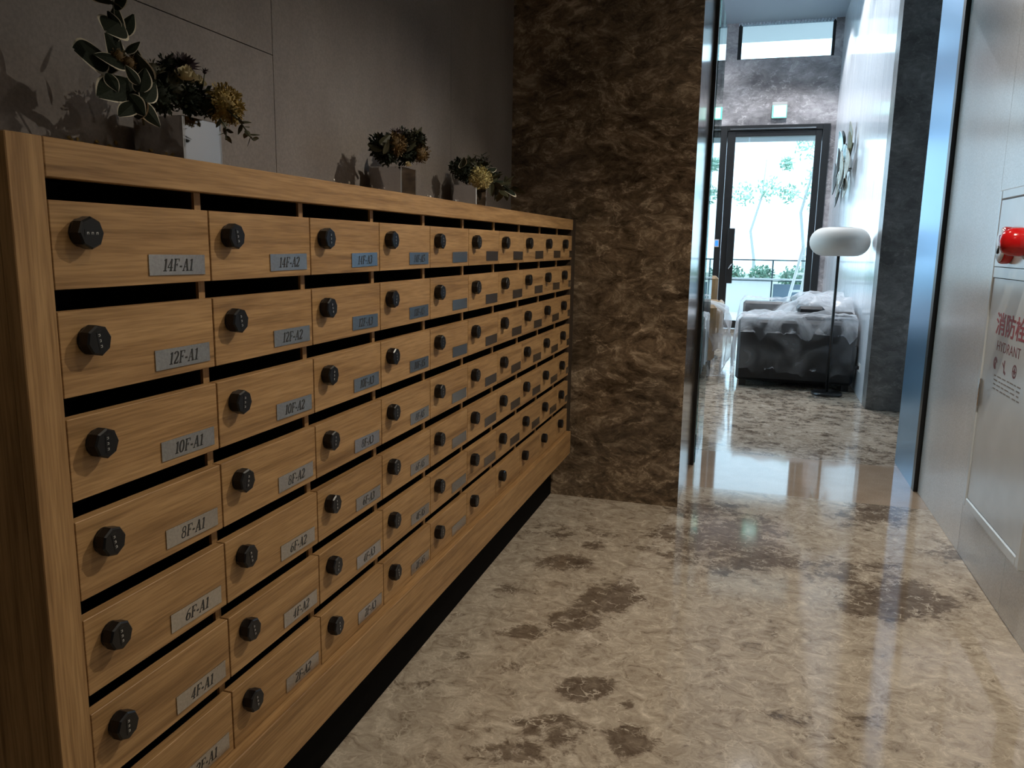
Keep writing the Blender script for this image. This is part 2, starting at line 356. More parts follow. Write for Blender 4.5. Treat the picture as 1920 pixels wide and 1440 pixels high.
# darker blotches of the marble: centre, two half axes, strength
BLOT = [(0.169, 2.159, 0.092, 0.032, 0.017, -0.072, 1.0), (0.246, 2.374, 0.075, 0.026, 0.014, -0.07, 0.6), (0.406, 1.906, 0.092, 0.032, 0.021, -0.118, 1.0), (0.332, 1.685, 0.078, 0.026, 0.016, -0.074, 1.0), (0.187, 1.557, 0.083, 0.028, 0.012, -0.041, 0.8), (0.046, 1.346, 0.028, 0.01, 0.011, -0.03, 0.7), (0.439, 1.295, 0.074, 0.025, 0.012, -0.059, 1.1), (0.247, 1.348, 0.092, 0.031, 0.01, -0.035, 0.6), (0.416, 1.075, 0.08, 0.027, 0.015, -0.062, 0.7), (0.607, 1.088, 0.053, 0.017, 0.009, -0.061, 1.0), (0.341, 0.952, 0.058, 0.019, 0.013, -0.044, 0.7), (0.57, 1.24, 0.02, 0.007, 0.004, -0.026, 0.8), (0.778, 2.653, 0.293, 0.103, 0.01, -0.277, 0.75), (0.678, 3.031, 0.174, 0.063, 0.009, -0.157, 0.7), (0.932, 2.449, 0.231, 0.081, -0.001, -0.141, 0.7), (1.447, 3.248, 0.176, 0.063, -0.026, -0.205, 0.7), (1.417, 2.221, 0.188, 0.065, -0.025, -0.162, 1.0), (1.281, 2.451, 0.184, 0.064, -0.017, -0.163, 0.6), (0.148, 2.527, 0.181, 0.064, 0.02, -0.089, 0.55), (0.046, 1.849, 0.075, 0.026, 0.018, -0.06, 0.5), (0.409, 2.775, 0.095, 0.034, 0.01, -0.072, 0.4), (0.014, 1.161, 0.088, 0.029, 0.026, -0.063, 0.4), (1.678, 2.794, 0.088, 0.031, -0.032, -0.16, 0.5), (1.119, 1.377, 0.169, 0.056, -0.006, -0.066, 0.35)]
bx('floor', MAT['floor'], -2.9, 4.6, -3.6, -0.4, -0.1, 0.0, kind='structure')
mb = MB(); nxf, nyf = 110, 190; fx0, fx1, fy0, fy1 = XL, XR+0.02, -0.4, 3.40
mb.grid([[(fx0+(fx1-fx0)*i/nxf, fy0+(fy1-fy0)*j/nyf, 0.0) for i in range(nxf+1)] for j in range(nyf+1)], 0, False)
fl = mb.build('floor', MAT['floor']); fl['kind'] = 'structure'
ba = fl.data.attributes.new('blotch', 'FLOAT', 'POINT')
vals = []
for v in fl.data.vertices:
    q = 0.0
    for (cx, cy, ax, ay, bx_, by_, st) in BLOT:
        dx, dy = v.co.x-cx, v.co.y-cy; det = ax*by_-ay*bx_
        a_, b_ = (dx*by_-dy*bx_)/det, (ax*dy-ay*dx)/det; r2 = a_*a_+b_*b_
        if r2 < 5: q = max(q, st*math.exp(-(r2**1.5)*0.55))
    vals.append(q)
ba.data.foreach_set('value', vals)
if fl.data.polygons[0].normal.z < 0: fl.data.flip_normals()
bx('floor', MAT['floor_lobby'], -2.9, 4.6, 4.20, 12.42, -0.1, 0.0, kind='structure')
bx('trim_1', MAT['slab'], XP-0.6, XR+0.6, 3.40, 4.20, -0.1, 0.0, kind='structure')
bx('ceiling', MAT['ceil'], -0.6, 2.0, -3.6, 3.90, CORR_Z, CORR_Z+0.12, kind='structure')
# left corridor wall: a backing with separate large tiles
wl = bx('wall_left', MAT['grout'], XL-0.15, XL-0.010, -3.6, YM+0.1, 0, CORR_Z, kind='structure')
def tile(par, mat, x0, x1, y0, y1, z0, z1):
    g = 0.0011
    return bx('tile', mat, x0, x1, y0+g, y1-g, z0+g, z1-g, par)
for (y0, y1) in ((-3.6, -1.393), (-1.393, -0.193), (-0.193, 1.007), (1.007, 2.207), (2.207, 3.02)):
    if y0 < 1.0:
        tile(wl, MAT['tile_l'], XL-0.010, XL, y0, y1, 0, 1.705); tile(wl, MAT['tile_l'], XL-0.010, XL, y0, y1, 1.705, CORR_Z)
    else:
        tile(wl, MAT['tile_l'], XL-0.010, XL, y0, y1, 0, CORR_Z)
# right corridor wall
wr = bx('wall_right', MAT['grout'], XR+0.010, XR+0.16, -3.6, 3.76, 0, CORR_Z, kind='structure')
for (y0, y1) in ((-3.6, -1.376), (-1.376, -0.776), (-0.776, -0.176), (-0.176, 0.424), (0.424, 1.024), (1.024, 1.624), (1.624, 2.224), (2.224, 2.824), (2.824, 3.70)):
    for (z0, z1) in ((0, CORR_Z),):
        tile(wr, MAT['tile_r'], XR, XR+0.010, y0, y1, z0, z1)
bx('wall_back', MAT['tile_l'], -0.5, 2.0, -3.75, -3.6, 0, CORR_Z, kind='structure')
# brown marble wall at the end of the letter boxes, returning into the portal
bx('wall_front', MAT['marble'], XL-0.15, XP, YM, 3.82, 0, CORR_Z, kind='structure')
bx('baseboard_front', MAT['marble'], -0.095, XP-0.001, YM-0.006, YM, 0, 0.055, kind='structure')
bx('wall_above_portal', MAT['ceil'], XP-0.02, XR+0.2, 3.90, 4.05, CORR_Z, LOBZ, kind='structure')
# lobby shell
bx('wall_lobby_front', MAT['marble'], -2.75, XP-0.06, 3.90, 4.05, 0, LOBZ, kind='structure')
mb = MB()
for (y0, y1, z0, z1) in ((3.9, 5.0, 0, LOBZ), (11.8, 12.42, 0, LOBZ), (5.0, 11.8, 0, 0.1), (5.0, 11.8, 4.1, LOBZ)): mb.box(-2.75, -2.60, y0, y1, z0, z1)
o = mb.build('wall_lobby_left', MAT['endmarble']); o['kind'] = 'structure'
w3 = thing('added_window_3', 'tall unseen lobby windows added along the left side for daylight', 'window', (-2.68, 8.4, 0)); w3['kind'] = 'structure'  # unseen window wall, glazed this wide to bring in more daylight
for y in (5.0, 6.7, 8.4, 10.1, 11.74): bx('frame', MAT['frame'], -2.72, -2.63, y, y+0.06, 0.1, 4.1, w3)
bx('pane', MAT['glass'], -2.69, -2.68, 5.0, 11.8, 0.1, 4.1, w3)
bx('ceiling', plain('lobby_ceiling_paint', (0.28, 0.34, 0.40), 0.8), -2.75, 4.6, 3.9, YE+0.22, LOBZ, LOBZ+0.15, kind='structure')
# dark stone wall to the right of the lobby and the side passage before it
bx('wall_dark', MAT['darkstone'], 1.757, 4.6, 6.0, 6.22, 0, LOBZ, kind='structure')
bx('wall_side', MAT['darkstone'], 4.45, 4.6, 3.9, 6.0, 0, LOBZ, kind='structure')
bx('wall_passage', MAT['tile_r'], XR+0.16, 4.6, 3.76, 3.90, 0, LOBZ, kind='structure')
# polished white wall panels along the right of the lobby
wa = Vector((1.757, 6.22, 0)); wbv = Vector((1.845, YE, 0)); wdir = (wbv-wa).normalized(); wnrm = Vector((-wdir.y, wdir.x, 0))   # faces the lobby
mb = MB(); mb.obb((wa+wbv)/2 - wnrm*0.08 + Vector((0,0,LOBZ/2)), wdir*((wbv-wa).length/2), wnrm*0.06, Vector((0,0,LOBZ/2)))
ww = mb.build('wall_lobby_right', MAT['grout']); ww['kind'] = 'structure'
L = (wbv-wa).length; npan = 10
for i in range(npan):
    a, b_ = L*i/npan+0.001, L*(i+1)/npan-0.001
    mb = MB(); c = wa + wdir*(a+b_)/2 - wnrm*0.010 + Vector((0,0,LOBZ/2))
    tl = 0.0012*random.uniform(-1, 1)
    mb.obb((0,0,0), (wdir+wnrm*tl)*((b_-a)/2), wnrm*0.010, Vector((0,0,LOBZ/2)))
    mb.build('panel', MAT['white_wall'], ww, loc=c)
# end wall with door and high window openings
DX0, DX1, DZ = 0.20, 1.768, 3.095
CX0, CX1, CZ0 = 0.372, 1.735, 4.05
WX0, WX1, WZ = -2.5, -0.5, 3.6
mb = MB()
for (x0, x1, z0, z1) in ((-2.6, WX0, 0, LOBZ), (WX1, DX0, 0, LOBZ), (WX0, WX1, WZ, LOBZ), (DX1, 2.1, 0, LOBZ), (DX0, DX1, DZ, CZ0), (DX0, CX0, CZ0, LOBZ), (CX1, DX1, CZ0, LOBZ)):
    mb.box(x0, x1, YE, YE+0.22, z0, z1)
o = mb.build('wall_end', MAT['endmarble']); o['kind'] = 'structure'

# portal trims
def trim(n, mat, *a): return bx('trim_%d' % n, mat, *a, kind='structure')
trim(2, MAT['frame'], XP-0.06, XP+0.018, 3.82, 3.88, 0, CORR_Z+0.3)
trim(3, MAT['frame'], 1.716, 1.752, 3.71, 3.765, 0, CORR_Z)
trim(4, MAT['bluesteel'], 1.718, 1.76, 3.765, 4.31, 0, CORR_Z)
# glass leaf on the left
gl = thing('glass_panel', 'narrow green-tinted glass panel standing beside the black door frame', 'glass panel', (XP, 4.2, 0))
bx('pane', MAT['gglass'], XP+0.012, XP+0.024, 3.885, 4.62, 0.0, CORR_Z, gl)

# entrance door in the end wall
dr = thing('door_1', 'tall black framed glass entrance door at the lobby end', 'door', (1.0, YE, 0)); dr['kind'] = 'structure'
for nme, a in (('jamb', (DX0, DX0+0.10, YE-0.03, YE+0.12, 0, DZ)), ('jamb', (DX1-0.10, DX1, YE-0.03, YE+0.12, 0, DZ)), ('head', (DX0+0.10, DX1-0.10, YE-0.03, YE+0.12, DZ-0.075, DZ)),
               ('leaf_stile', (DX0+0.105, 0.425, YE, YE+0.06, 0.01, DZ-0.08)), ('leaf_stile', (1.572, DX1-0.105, YE, YE+0.06, 0.01, DZ-0.08)),
               ('leaf_rail', (0.425, 1.572, YE, YE+0.06, 2.932, DZ-0.08)), ('leaf_rail', (0.425, 1.572, YE, YE+0.06, 0.01, 0.13))):
    bx(nme, MAT['frame'], *a, dr, 0.003)
bx('pane', MAT['glass'], 0.425, 1.572, YE+0.025, YE+0.035, 0.13, 2.932, dr)
bx('closer_arm', MAT['steel'], DX0+0.14, DX1-0.20, YE-0.045, YE-0.03, DZ-0.062, DZ-0.045, dr)
bx('lock_case', MAT['frame'], 0.40, 0.505, YE-0.075, YE-0.002, 0.715, 1.563, dr, 0.006)
hb = MB(); hb.tube([(0.43, YE-0.08, 0.93), (0.45, YE-0.13, 0.95), (0.49, YE-0.13, 1.02)], 0.011); hb.build('handle', MAT['steel'], dr, loc=-dr.location)
# clerestory window
wd = thing('window_1', 'high horizontal window above the entrance door', 'window', (1.05, YE, CZ0)); wd['kind'] = 'structure'
bx('frame', MAT['frame'], CX0, CX0+0.055, YE+0.03, YE+0.10, CZ0, LOBZ, wd); bx('frame', MAT['frame'], CX1-0.04, CX1, YE+0.03, YE+0.10, CZ0, LOBZ, wd)
bx('frame', MAT['frame'], CX0+0.055, CX1-0.04, YE+0.03, YE+0.10, CZ0, CZ0+0.012, wd)
bx('pane', MAT['glass'], CX0+0.055, CX1-0.04, YE+0.06, YE+0.07, CZ0+0.012, LOBZ, wd)
vb = MB(); P = []
for i in range(0, 241):
    x = CX0 + (CX1-CX0)*i/240; y = YE+0.015 + 0.012*math.sin(i*2*math.pi/8)
    P.append([(x, y, LOBZ-0.03-0.014*math.cos(i*2*math.pi/8)), (x, y, LOBZ)])
vb.grid(P); vb.build('valance', plain('sheer_cloth', (0.55, 0.62, 0.70), 0.8), wd, loc=-wd.location)
# wide window left of the entrance (unseen, added to brighten the lobby; shows in reflections)
w2 = thing('added_window_2', 'wide unseen lobby window added left of the entrance door for daylight', 'window', (-1.5, YE, 0)); w2['kind'] = 'structure'
for x in (WX0, -1.5, WX1-0.05): bx('frame', MAT['frame'], x, x+0.05, YE+0.03, YE+0.10, 0, WZ, w2)
bx('pane', MAT['glass'], WX0, WX1, YE+0.06, YE+0.07, 0, WZ, w2)

# ------------------------------------------------------------------ letter box bank
PR, DH, CW = 0.1381, 0.1101, 0.30
ZT = F0 + 0.0745; ZLT = F0 - 0.940; ZLB = F0 - 1.051
YB0, YB1 = -0.053, 2.916
cab = thing('mailbox_cabinet', 'long oak wall of seventy letter boxes with black combination locks', 'mailbox', (0, 0, 0))
bx('stile', MAT['wood_v'], -0.018, 0.003, YB0, -0.002, ZLB, ZT, cab, 0.0012)
bx('side_panel', MAT['wood_v'], XL+0.004, -0.0185, YB0, YB0+0.02, 0.0, ZT, cab)
bx('top_rail', MAT['wood_h'], -0.018, 0.003, -0.0015, YB1, F0+0.027, ZT, cab, 0.0012)
bx('top_panel', MAT['wood_h'], XL+0.004, -0.0185, YB0+0.0205, YB1, F0+0.048, ZT, cab)
bx('ledge', MAT['wood_h'], -0.10, 0.022, YB0, YB1, ZLB, ZLT, cab, 0.0015)
bx('toe_kick', MAT['toe'], -0.115, -0.097, YB0+0.021, YB1+0.10, 0.0, ZLB, cab)
bx('back_panel', MAT['inside'], XL+0.004, XL+0.014, YB0+0.021, YB1, 0.27, F0+0.047, cab)
bx('shade_strip', plain('dark_brown_shade', (0.035, 0.022, 0.013), 0.6), XL+0.02, -0.006, YB1+0.001, YM-0.004, ZLB, ZT, cab)  # added strip, its dark colour stands in for shade past the last doors
mb = MB()
mb.box(-0.28, -0.0245, -0.007, 0.007, -0.56, 0.497, 0); mb.box(-0.0245, -0.0195, -0.0075, 0.0075, -0.56, 0.497, 1)
dvm = mb.mesh('divider', [MAT['inside'], MAT['wood_v']])
for c in range(1, 10): link('divider', dvm, cab, (0, c*CW, F0-0.45))
shm = MB(); shm.box(-0.29, -0.021, 0, 2.93, 0, 0.008); shm = shm.mesh('shelf', MAT['inside'])
for r in range(0, 6): link('shelf', shm, cab, (0, -0.02, F0 - r*PR - DH + 0.004))

def door_mesh(w):
    mb = MB(); g = 0.0016; mb.box(-0.018, 0, g, w-g, -DH, 0)
    return mb.mesh('door', MAT['wood_h'], 0.0008)
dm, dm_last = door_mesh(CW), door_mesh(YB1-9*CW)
# combination lock knob, axis along +X
mb = MB()
mb.lathe([(0.0185, 0), (0.0185, 0.003)], 16, axis='X')
mb.lathe([(0.0200, 0.003), (0.0208, 0.006), (0.0208, 0.0180), (0.0185, 0.0202)], 8, axis='X', smooth=False)
mb.box(0.0198, 0.0206, -0.0045, 0.0045, -0.0125, 0.0125)
for k in (-1, 0, 1):
    z = k*0.0075
    mb.box(0.0206, 0.02072, -0.0018, 0.0010, z-0.0015, z-0.0010, 1); mb.box(0.0206, 0.02072, 0.0006, 0.0011, z-0.0015, z+0.0015, 1)
    mb.box(0.0206, 0.02072, -0.0018, 0.0010, z+0.0010, z+0.0015, 1)
lkm = mb.mesh('lock', [MAT['lock'], MAT['digit']])

# serif numerals for the name plates: strokes of varying width in a unit-high box
def arc(cx, cy, rx, ry, a0, a1, n=12): return [(cx+rx*math.cos(math.radians(a0+(a1-a0)*i/n)), cy+ry*math.sin(math.radians(a0+(a1-a0)*i/n))) for i in range(n+1)]
def W_(pts, thick=0.17, thin=0.07):            # thick where the stroke runs upright
    w = []
    for i in range(len(pts)):
        a, b = pts[max(0, i-1)], pts[min(len(pts)-1, i+1)]; d = math.hypot(b[0]-a[0], b[1]-a[1]) or 1
        w.append(thin + (thick-thin)*abs((b[1]-a[1])/d)**1.5)
    return (pts, w)
def bar(x0, y0, x1, y1, w): return ([(x0, y0), (x1, y1)], [w*1.3, w*1.3])
GLY = {
 '0': (0.58, [W_(arc(0.26, 0.5, 0.21, 0.48, 0, 360, 24))]),
 '1': (0.46, [bar(0.24, 0.02, 0.24, 0.97, 0.12), bar(0.06, 0.025, 0.42, 0.025, 0.05), bar(0.07, 0.83, 0.22, 0.94, 0.05)]),
 '2': (0.56, [W_(arc(0.25, 0.73, 0.19, 0.24, 165, -20) + [(0.33, 0.45), (0.08, 0.06)]), bar(0.05, 0.05, 0.47, 0.05, 0.10), bar(0.455, 0.03, 0.49, 0.22, 0.045)]),
 '3': (0.54, [W_(arc(0.22, 0.74, 0.18, 0.23, 150, -80)), W_(arc(0.21, 0.28, 0.22, 0.26, 85, -150))]),
 '4': (0.58, [bar(0.36, 0.02, 0.36, 0.97, 0.12), bar(0.02, 0.28, 0.52, 0.28, 0.055), bar(0.04, 0.28, 0.36, 0.96, 0.05), bar(0.22, 0.025, 0.50, 0.025, 0.05)]),
 '5': (0.54, [bar(0.10, 0.93, 0.45, 0.93, 0.10), bar(0.11, 0.95, 0.10, 0.55, 0.045), W_(arc(0.20, 0.30, 0.23, 0.28, 110, -150))]),
 '6': (0.58, [W_(arc(0.27, 0.30, 0.20, 0.27, 0, 360, 20)), W_([(0.08, 0.34), (0.10, 0.55), (0.18, 0.75), (0.30, 0.90), (0.44, 0.97)], 0.10, 0.05)]),
 '8': (0.58, [W_(arc(0.26, 0.74, 0.165, 0.22, 0, 360, 20), 0.10), W_(arc(0.26, 0.27, 0.20, 0.25, 0, 360, 20), 0.11)]),
 'F': (0.62, [bar(0.17, 0.0, 0.17, 0.98, 0.12), bar(0.04, 0.955, 0.56, 0.955, 0.05), bar(0.55, 0.97, 0.55, 0.76, 0.045), bar(0.17, 0.51, 0.40, 0.51, 0.05), bar(0.40, 0.62, 0.40, 0.40, 0.04), bar(0.04, 0.025, 0.32, 0.025, 0.05)]),
 'A': (0.72, [bar(0.12, 0.02, 0.36, 0.98, 0.05), bar(0.36, 0.98, 0.58, 0.02, 0.13), bar(0.20, 0.33, 0.50, 0.33, 0.045), bar(0.02, 0.025, 0.24, 0.025, 0.05), bar(0.44, 0.025, 0.72, 0.025, 0.05)]),
 '-': (0.34, [bar(0.05, 0.36, 0.28, 0.36, 0.11)]),
}
def text_polys(mb, s, y0, z0, h, x, mi, slant=0.22):
    cur = 0.0
    for ch in s:
        adv, strokes = GLY[ch]
        for pts, ws in strokes:
            L_, R_ = [], []
            for i, (a, b) in enumerate(pts):
                p, q = pts[max(0, i-1)], pts[min(len(pts)-1, i+1)]; d = math.hypot(q[0]-p[0], q[1]-p[1]) or 1
                nx, ny = -(q[1]-p[1])/d*ws[i]/2, (q[0]-p[0])/d*ws[i]/2
                L_.append((a+nx, b+ny)); R_.append((a-nx, b-ny))
            vs = []
            for a, b in L_ + R_: vs.append((x, y0 + h*1.12*(cur+a) + slant*h*b, z0 + h*b))
            n = len(pts)
            mb.add(vs, [(i, i+1, n+i+1, n+i) for i in range(n-1)], mi)
        cur += adv
    return cur*h*1.12
ROWS = ['14F', '12F', '10F', '8F', '6F', '4F', '2F']; COLS = ['A1', 'A2', 'A3', 'A5']
blank = MB(); blank.box(0, 0.0016, -0.0605, 0.0605, -0.015, 0.015); blank_m = blank.mesh('name_plate', [MAT['alu'], MAT['ink']])
short = MB(); short.box(0, 0.0016, -0.0605, -0.0055, -0.015, 0.015); short_m = short.mesh('name_plate', [MAT['alu'], MAT['ink']])
rot_lock = {(0, 0): 90, (1, 2): 12, (6, 1): 8}
for r in range(7):
    for c in range(10):
        d = link('door', dm if c < 9 else dm_last, cab, (0, c*CW, F0 - r*PR))
        lk = link('lock', lkm, d, (0, 0.046, -0.039)); lk.rotation_euler = (math.radians(rot_lock.get((r, c), random.choice((0, 0, 4, -6, 10, -12)))), 0, 0)
        if r == 6 and c > 4: continue
        if c < 4:
            mb = MB(); mb.box(0, 0.0016, -0.0605, 0.0605, -0.015, 0.015)
            s = ROWS[r] + '-' + COLS[c]; h = 0.0185
            w = sum(GLY[k][0] for k in s)*h*1.12
            text_polys(mb, s, -w/2-0.001, -h/2, h, 0.0018, 1)
            pm = mb.mesh('name_plate', [MAT['alu'], MAT['ink']])
        else: pm = blank_m if c < 9 else short_m
        pl = link('name_plate', pm, d, (0, 0.2245 + random.uniform(-0.002, 0.002), -0.083 + random.uniform(-0.001, 0.001)))
        pl.rotation_euler = (math.radians(random.uniform(-0.8, 0.8)), 0, 0)

# ------------------------------------------------------------------ hydrant cabinet on the right wall
HX = 1.702; HY0, HY1 = 1.985, 2.700; HZ0, HZ1 = F0-1.050, F0+0.188
CREAM = plain('cream_enamel', (0.72, 0.80, 0.88), 0.20, noise=0.04, nscale=8)
hy = thing('hydrant_box', 'cream steel fire hydrant cabinet on the right wall', 'hydrant cabinet', (XR, (HY0+HY1)/2, HZ0))
bw = 0.036
for a in ((HX, XR, HY0, HY0+bw, HZ0, HZ1), (HX, XR, HY1-bw, HY1, HZ0, HZ1), (HX, XR, HY0+bw, HY1-bw, HZ0, HZ0+bw), (HX, XR, HY0+bw, HY1-bw, HZ1-bw, HZ1)):
    bx('frame', CREAM, *a, hy, 0.004)
bx('frame', CREAM, HX+0.002, XR, HY0+bw, HY1-bw, F0-0.136, F0-0.098, hy)
bx('upper_panel', CREAM, HX+0.001, XR, HY0+bw+0.003, HY1-bw-0.003, F0-0.095, HZ1-bw-0.003, hy)
hd = bx('cabinet_door', CREAM, HX+0.005, XR-0.002, HY0+bw+0.003, HY1-bw-0.003, HZ0+bw+0.003, F0-0.139, hy)
bx('handle', MAT['chrome'], HX-0.004, HX+0.006, HY1-bw-0.016, HY1-bw-0.007, F0-0.636, F0-0.527, hy, 0.002)
RED = plain('red_print', (0.36, 0.045, 0.05), 0.5); MAROON = plain('maroon_print', (0.24, 0.09, 0.11), 0.5); GREY = plain('grey_print', (0.30, 0.28, 0.28), 0.6)
def text_on_wall(body, yl, z, size, mat, parent, name, sx=1.0, bold=0.0):
    # reads with +Y at its left, facing -X
    cu = bpy.data.curves.new(name, 'FONT'); cu.body = body; cu.size = size; cu.offset = bold; cu.extrude = 0.0002
    tmp = bpy.data.objects.new('tmp', cu); COL.objects.link(tmp)
    bpy.context.view_layer.update()
    me = bpy.data.meshes.new_from_object(tmp.evaluated_get(bpy.context.evaluated_depsgraph_get()))
    bpy.data.objects.remove(tmp)
    me.transform(Matrix(((0, 0, -1, HX+0.0046), (-sx, 0, 0, yl), (0, 1, 0, z), (0, 0, 0, 1))))
    me.materials.clear(); me.materials.append(mat)
    o = link(name, me, parent); o.location = -parent.location - (parent.parent.location if parent.parent else Vector()); return o
text_on_wall('消防栓', 2.558, F0-0.333, 0.086, RED, hd, 'red_lettering', 1.34, 0.0016)
text_on_wall('HYDRANT', 2.518, F0-0.398, 0.052, MAROON, hd, 'lettering', 1.12)
pic = MB()
def ring(yc, zc, r0_, r1_, a0=0, a1=360, n=24, ys=1.0):
    vs = [(HX+0.0044, yc - ys*rr*math.cos(math.radians(a0+(a1-a0)*i/n)), zc+rr*math.sin(math.radians(a0+(a1-a0)*i/n))) for rr in (r0_, r1_) for i in range(n+1)]
    pic.add(vs, [(i, i+1, n+2+i, n+1+i) for i in range(n)])
zc = F0-0.446
ring(2.51, zc, 0.010, 0.023, 10, 300); ring(2.51, zc-0.003, 0.001, 0.007)
ring(2.40, zc+0.018, 0.001, 0.006); pic.obb((HX+0.0044, 2.40, zc-0.004), (0.0001, 0, 0), (0, 0.004, -0.001), (0, 0.002, 0.018)); pic.obb((HX+0.0044, 2.411, zc+0.004), (0.0001, 0, 0), (0, 0.011, 0.008), (0, -0.002, 0.003)); pic.obb((HX+0.0044, 2.388, zc-0.020), (0.0001, 0, 0), (0, 0.008, 0.003), (0, -0.002, 0.005))
ring(2.283, zc, 0.018, 0.024); ring(2.283, zc, 0.002, 0.011); pic.obb((HX+0.0044, 2.283, zc), (0.0001, 0, 0), (0, 0.018, 0), (0, 0, 0.002)); pic.obb((HX+0.0044, 2.283, zc), (0.0001, 0, 0), (0, 0, 0.018), (0, 0.002, 0))
pic.build('pictograms', MAROON, hd, loc=-hd.location-hy.location)
sm = MB()
for k, z in enumerate((F0-0.490, F0-0.506, F0-0.522, F0-0.538)):
    y = 2.505
    while y > 2.20:
        w = random.uniform(0.02, 0.05); sm.obb((HX+0.0046, y-w/2, z), (0.0001, 0, 0), (0, w/2, 0), (0, 0, 0.0022)); y -= w+random.uniform(0.006, 0.02)
sm.build('instruction_lines', GREY, hd, loc=-hd.location-hy.location)
# red alarm fitting on the upper panel
al = thing('fire_alarm_unit', 'glossy red alarm lamp and call point on the hydrant cabinet', 'fire alarm', (HX, 2.42, F0-0.02))
REDP = plain('red_gloss', (0.55, 0.01, 0.012), 0.15)
AX = HX-0.0003
mb = MB(); mb.lathe([(0.0, 0), (0.064, 0), (0.066, -0.006), (0.066, -0.024), (0.062, -0.030), (0.0, -0.030)], 36, (AX, 2.485, F0-0.018), 'X'); mb.build('ring_plate', REDP, al, loc=-al.location)
mb = MB(); mb.lathe([(0.0, -0.0302), (0.060, -0.0302), (0.056, -0.0335), (0.0, -0.0340)], 30, (AX, 2.485, F0-0.018), 'X'); mb.build('face_plate', plain('white_plate', (0.72, 0.72, 0.78), 0.25), al, loc=-al.location)
mb = MB(); mb.lathe([(0.0, -0.0342), (0.015, -0.0342), (0.014, -0.037), (0.0, -0.038)], 20, (AX, 2.50, F0-0.034), 'X'); mb.build('push_button', MAT['black'], al, loc=-al.location)
bx('label_sticker', plain('maroon_sticker', (0.25, 0.03, 0.10), 0.5), AX-0.0350, AX-0.0342, 2.475, 2.502, F0-0.004, F0+0.018, al)
mb = MB(); mb.lathe([(0.0, -0.012), (0.046, -0.012), (0.048, -0.03), (0.046, -0.060), (0.036, -0.080), (0.020, -0.088), (0.0, -0.090)], 28, (AX, 2.27, F0-0.008), 'X'); mb.build('lamp_dome', REDP, al, loc=-al.location)
mb = MB(); mb.lathe([(0.0, -0.001), (0.060, -0.001), (0.058, -0.012), (0.0, -0.012)], 28, (AX, 2.27, F0-0.008), 'X'); mb.build('dome_base', CREAM, al, loc=-al.location)

# ------------------------------------------------------------------ flower arrangements on the cabinet
GREEN = plain('dark_green_leaf', (0.012, 0.017, 0.010), 0.75, spec=0.15, noise=0.4, nscale=30)
CREAMR = plain('cream_leaf_edge', (0.50, 0.46, 0.36), 0.6)
OLIVE = plain('olive_leaf', (0.030, 0.030, 0.011), 0.6, noise=0.4, nscale=60)
YEL = plain('dull_yellow_petal', (0.24, 0.17, 0.045), 0.7, noise=0.3, nscale=80)
PALE = plain('pale_yellow_petal', (0.36, 0.31, 0.13), 0.7, noise=0.25, nscale=80)
IVO = plain('ivory_petal', (0.48, 0.42, 0.26), 0.6)
AMB = plain('amber_petal', (0.10, 0.058, 0.014), 0.7, noise=0.3, nscale=80)
PUR = plain('dark_purple_petal', (0.022, 0.011, 0.016), 0.6)
STEM = plain('stem_green', (0.03, 0.035, 0.014), 0.6)
def leafmesh(L, Wd, two=True, fold=0.25, curl=0.3, rim=0.80):
    mb = MB(); n = 9; inner = []; outer = []
    def prof(t): return Wd*math.sin(math.pi*min(1, t**0.8))**0.9*(1 - 0.25*t)
    for side in (-1, 1):
        for i in range(n+1):
            t = i/n; w = prof(t)
            for k, lst in ((rim, inner), (1.0, outer)):
                tt = 0.5+(t-0.5)*(1 if k == 1.0 else 0.93); ww = w*k if k == 1.0 else prof(tt)*rim
                lst.append((L*tt, side*ww, -fold*ww - curl*L*tt*tt*0.35))
    mid = [(L*(0.06+0.88*i/n), 0, -curl*L*(0.06+0.88*i/n)**2*0.35) for i in range(n+1)]
    for sd in (0, 1):
        I = inner[sd*(n+1):(sd+1)*(n+1)]; O = outer[sd*(n+1):(sd+1)*(n+1)]
        for i in range(n):
            mb.add([mid[i], mid[i+1], I[i+1], I[i]], [(0, 1, 2, 3)], 0, True)
            mb.add([I[i], I[i+1], O[i+1], O[i]], [(0, 1, 2, 3)], 1 if two else 0, True)
    return mb.mesh('leaf', [GREEN, CREAMR] if two else [OLIVE, OLIVE])
def orient(o, p, d, roll=0.0):
    q = Vector(d).normalized().to_track_quat('X', 'Z'); o.rotation_mode = 'QUATERNION'
    from mathutils import Quaternion
    o.rotation_quaternion = q @ Quaternion((1, 0, 0), roll); o.location = p
def face(o, p, d, roll):                 # leaf blade turned towards the corridor
    X = Vector(d).normalized(); nrm = Vector((0.62, -0.75, 0.2)); Z = (nrm - X*nrm.dot(X)).normalized(); Y = Z.cross(X)
    M_ = Matrix((X, Y, Z)).transposed() @ Matrix.Rotation(roll, 3, 'X'); o.rotation_mode = 'QUATERNION'; o.rotation_quaternion = M_.to_quaternion(); o.location = p
